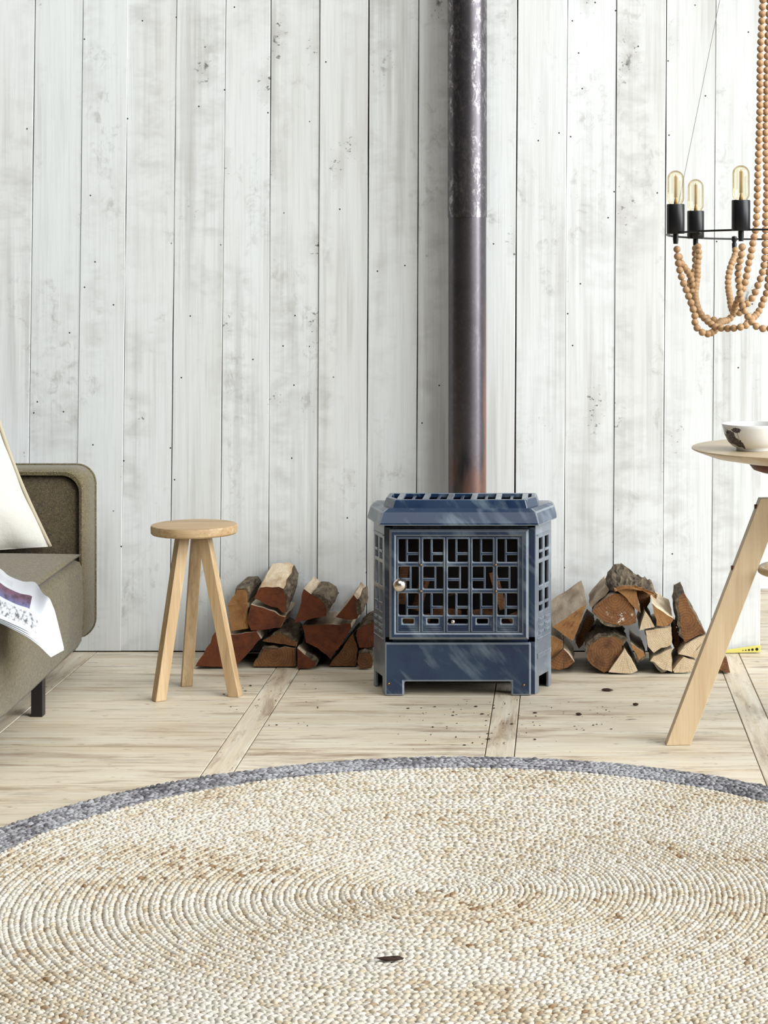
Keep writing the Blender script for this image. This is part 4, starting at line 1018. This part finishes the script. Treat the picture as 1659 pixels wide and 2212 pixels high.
# ------------------------------------------------------------------ rug
RX, RY, RR = -0.2415, 3.94, 1.062
rug = MB().lathe([(0, 0.0015), (RR - 0.004, 0.0015), (RR - 0.002, 0.006), (0, 0.006)], (RX, RY, 0), 128).build('rug', JUTEB, None, 'large round braided jute rug with a grey border in the foreground', 'rug', origin=(RX, RY, 0))
def lumps(name, r0, rows, pitch, m, base, spread, lab=None):
    seg = 6; prof = [(1.0, 0.0), (0.86, 0.5), (0.5, 0.86)]
    ang = np.arange(seg) * 2 * np.pi / seg
    U = np.concatenate([np.stack([np.cos(ang) * r, np.sin(ang) * r, np.full(seg, h)], 1) for r, h in prof] + [np.array([[0, 0, 1.0]])])
    fc = []
    for k in range(2):
        for i in range(seg): j = (i + 1) % seg; fc += [(k * seg + i, k * seg + j, (k + 1) * seg + j, (k + 1) * seg + i)]
    tri = [(2 * seg + i, 2 * seg + (i + 1) % seg, 3 * seg) for i in range(seg)]
    ctr, th, sl, tone = [], [], [], []
    for k in range(rows):
        rm = r0 + (k + 0.5) * pitch
        rowtone = rng.normal(0, 0.06)
        for side in (-1, 1):
            r = rm + side * pitch * 0.222
            if r < 0.006: continue
            nn = max(4, int(round(2 * np.pi * r / 0.0132)))
            t = (np.arange(nn) + 0.5 * (side > 0) + rng.normal(0, 0.09, nn)) * 2 * np.pi / nn + k * 0.7
            rj = r + rng.normal(0, 0.0006, nn)
            ctr.append(np.stack([rj * np.cos(t), rj * np.sin(t), np.full(nn, 0.0055) + rng.normal(0, 0.0005, nn)], 1))
            th.append(t + np.pi / 2); sl.append(np.full(nn, side * np.radians(27)) + rng.normal(0, 0.1, nn))
            tone.append(np.clip(rng.beta(1.6, 3.2, nn) * 1.2 + rowtone, 0, 1.3))
    ctr = np.concatenate(ctr); th = np.concatenate(th) + np.concatenate(sl); tone = np.concatenate(tone); n_ = len(ctr)
    hl = 0.0102 * (1 + rng.normal(0, 0.08, n_)); hw = 0.0059 * (1 + rng.normal(0, 0.07, n_)); hh = 0.0060 * (1 + rng.normal(0, 0.1, n_))
    c_, s_ = np.cos(th), np.sin(th)
    lx = U[None, :, 0] * hl[:, None]; ly = U[None, :, 1] * hw[:, None]
    X = ctr[:, None, 0] + lx * c_[:, None] - ly * s_[:, None]; Y = ctr[:, None, 1] + lx * s_[:, None] + ly * c_[:, None]
    Z = ctr[:, None, 2] + U[None, :, 2] * hh[:, None] - 0.0005
    co = np.stack([X, Y, Z], 2).reshape(-1, 3); nvp = U.shape[0]
    me = bpy.data.meshes.new(name)
    q = np.array(fc); tr = np.array(tri); offs = (np.arange(n_) * nvp)
    loops = np.concatenate([(q[None] + offs[:, None, None]).reshape(-1), (tr[None] + offs[:, None, None]).reshape(-1)])
    nq, nt_ = n_ * len(q), n_ * len(tr)
    starts = np.concatenate([np.arange(nq) * 4, nq * 4 + np.arange(nt_) * 3]); tot = np.concatenate([np.full(nq, 4), np.full(nt_, 3)])
    me.vertices.add(len(co)); me.vertices.foreach_set('co', co.reshape(-1))
    me.loops.add(len(loops)); me.loops.foreach_set('vertex_index', loops)
    me.polygons.add(nq + nt_); me.polygons.foreach_set('loop_start', starts); me.polygons.foreach_set('loop_total', tot)
    me.polygons.foreach_set('use_smooth', np.ones(nq + nt_, bool))
    at_ = me.attributes.new('tone', 'FLOAT', 'POINT'); at_.data.foreach_set('value', np.repeat(tone, nvp))
    me.materials.append(m); me.update(calc_edges=True); me.validate()
    o = bpy.data.objects.new(name, me); C.objects.link(o); o.parent = rug; o['kind'] = 'stuff'
    if lab: o['label'] = lab
    return n_
lumps('braid', 0.0, 45, 0.0211, JUTE, 0, 0, 'cream and tan jute braid')
lumps('border_braid', 0.9495, 5, 0.0225, JUTEG, 0, 0, 'grey jute border braid')

# ------------------------------------------------------------------ bits of bark on the floor and rug
def crumb(p, r, sx=1.6, flat=0.5, name='bark_chip', **k):
    mb = MB(); mb.ball((0, 0, 0), r, 7, 4)
    th = rng.uniform(-0.4, 0.4)
    mb.v = [Vector((p.x + (v.x * sx * math.cos(th) - v.y * math.sin(th)) * rng.uniform(0.8, 1.2), p.y + (v.x * sx * math.sin(th) + v.y * math.cos(th)) * rng.uniform(0.8, 1.2), max(0, v.z * flat * rng.uniform(0.7, 1.3) + r * flat) + p.z)) for v in mb.v]
    return mb
def onfloor(px, py, z=0.0):
    d = F * (H - z) / (py - VY); q = at(px, py, d); q.z = z; return q
for px, py, r, sx, lab in ((1311, 1493, 0.007, 2.6, 'long thin black bark chip on the floor right of the stove'),
                           (1373, 1524, 0.007, 1.3, 'round dark bark chip on the floor, between stove and table leg'),
                           (1250, 1545, 0.006, 1.5, 'dark bark chip on the floor, just right of the floor strip below the stove')):
    crumb(onfloor(px, py), r, sx, 0.55).build('bark_chip', CRUMB, None, lab, 'bark chip')
q = onfloor(845, 2074, 0.0125)
crumb(q, 0.0085, 3.0, 0.4).build('bark_chip', CRUMB, None, 'dark brown sliver lying on the cream rug', 'bark chip')
deb = MB()
for k in range(130):
    px = rng.uniform(850, 1330); py = 1515 + abs(rng.normal(0, 55))
    if k % 5 == 0: px = rng.uniform(480, 700); py = rng.uniform(1460, 1570)
    if py > 1625: continue
    c = crumb(onfloor(px, py), min(0.0008 + rng.exponential(0.0007), 0.003), rng.uniform(1, 2.4), 0.5); deb.add(c.v, c.f)
deb.build('bark_crumbs', CRUMB, None, 'scattered dark bark crumbs on the floor in front of the stove', 'crumbs', kind='stuff')
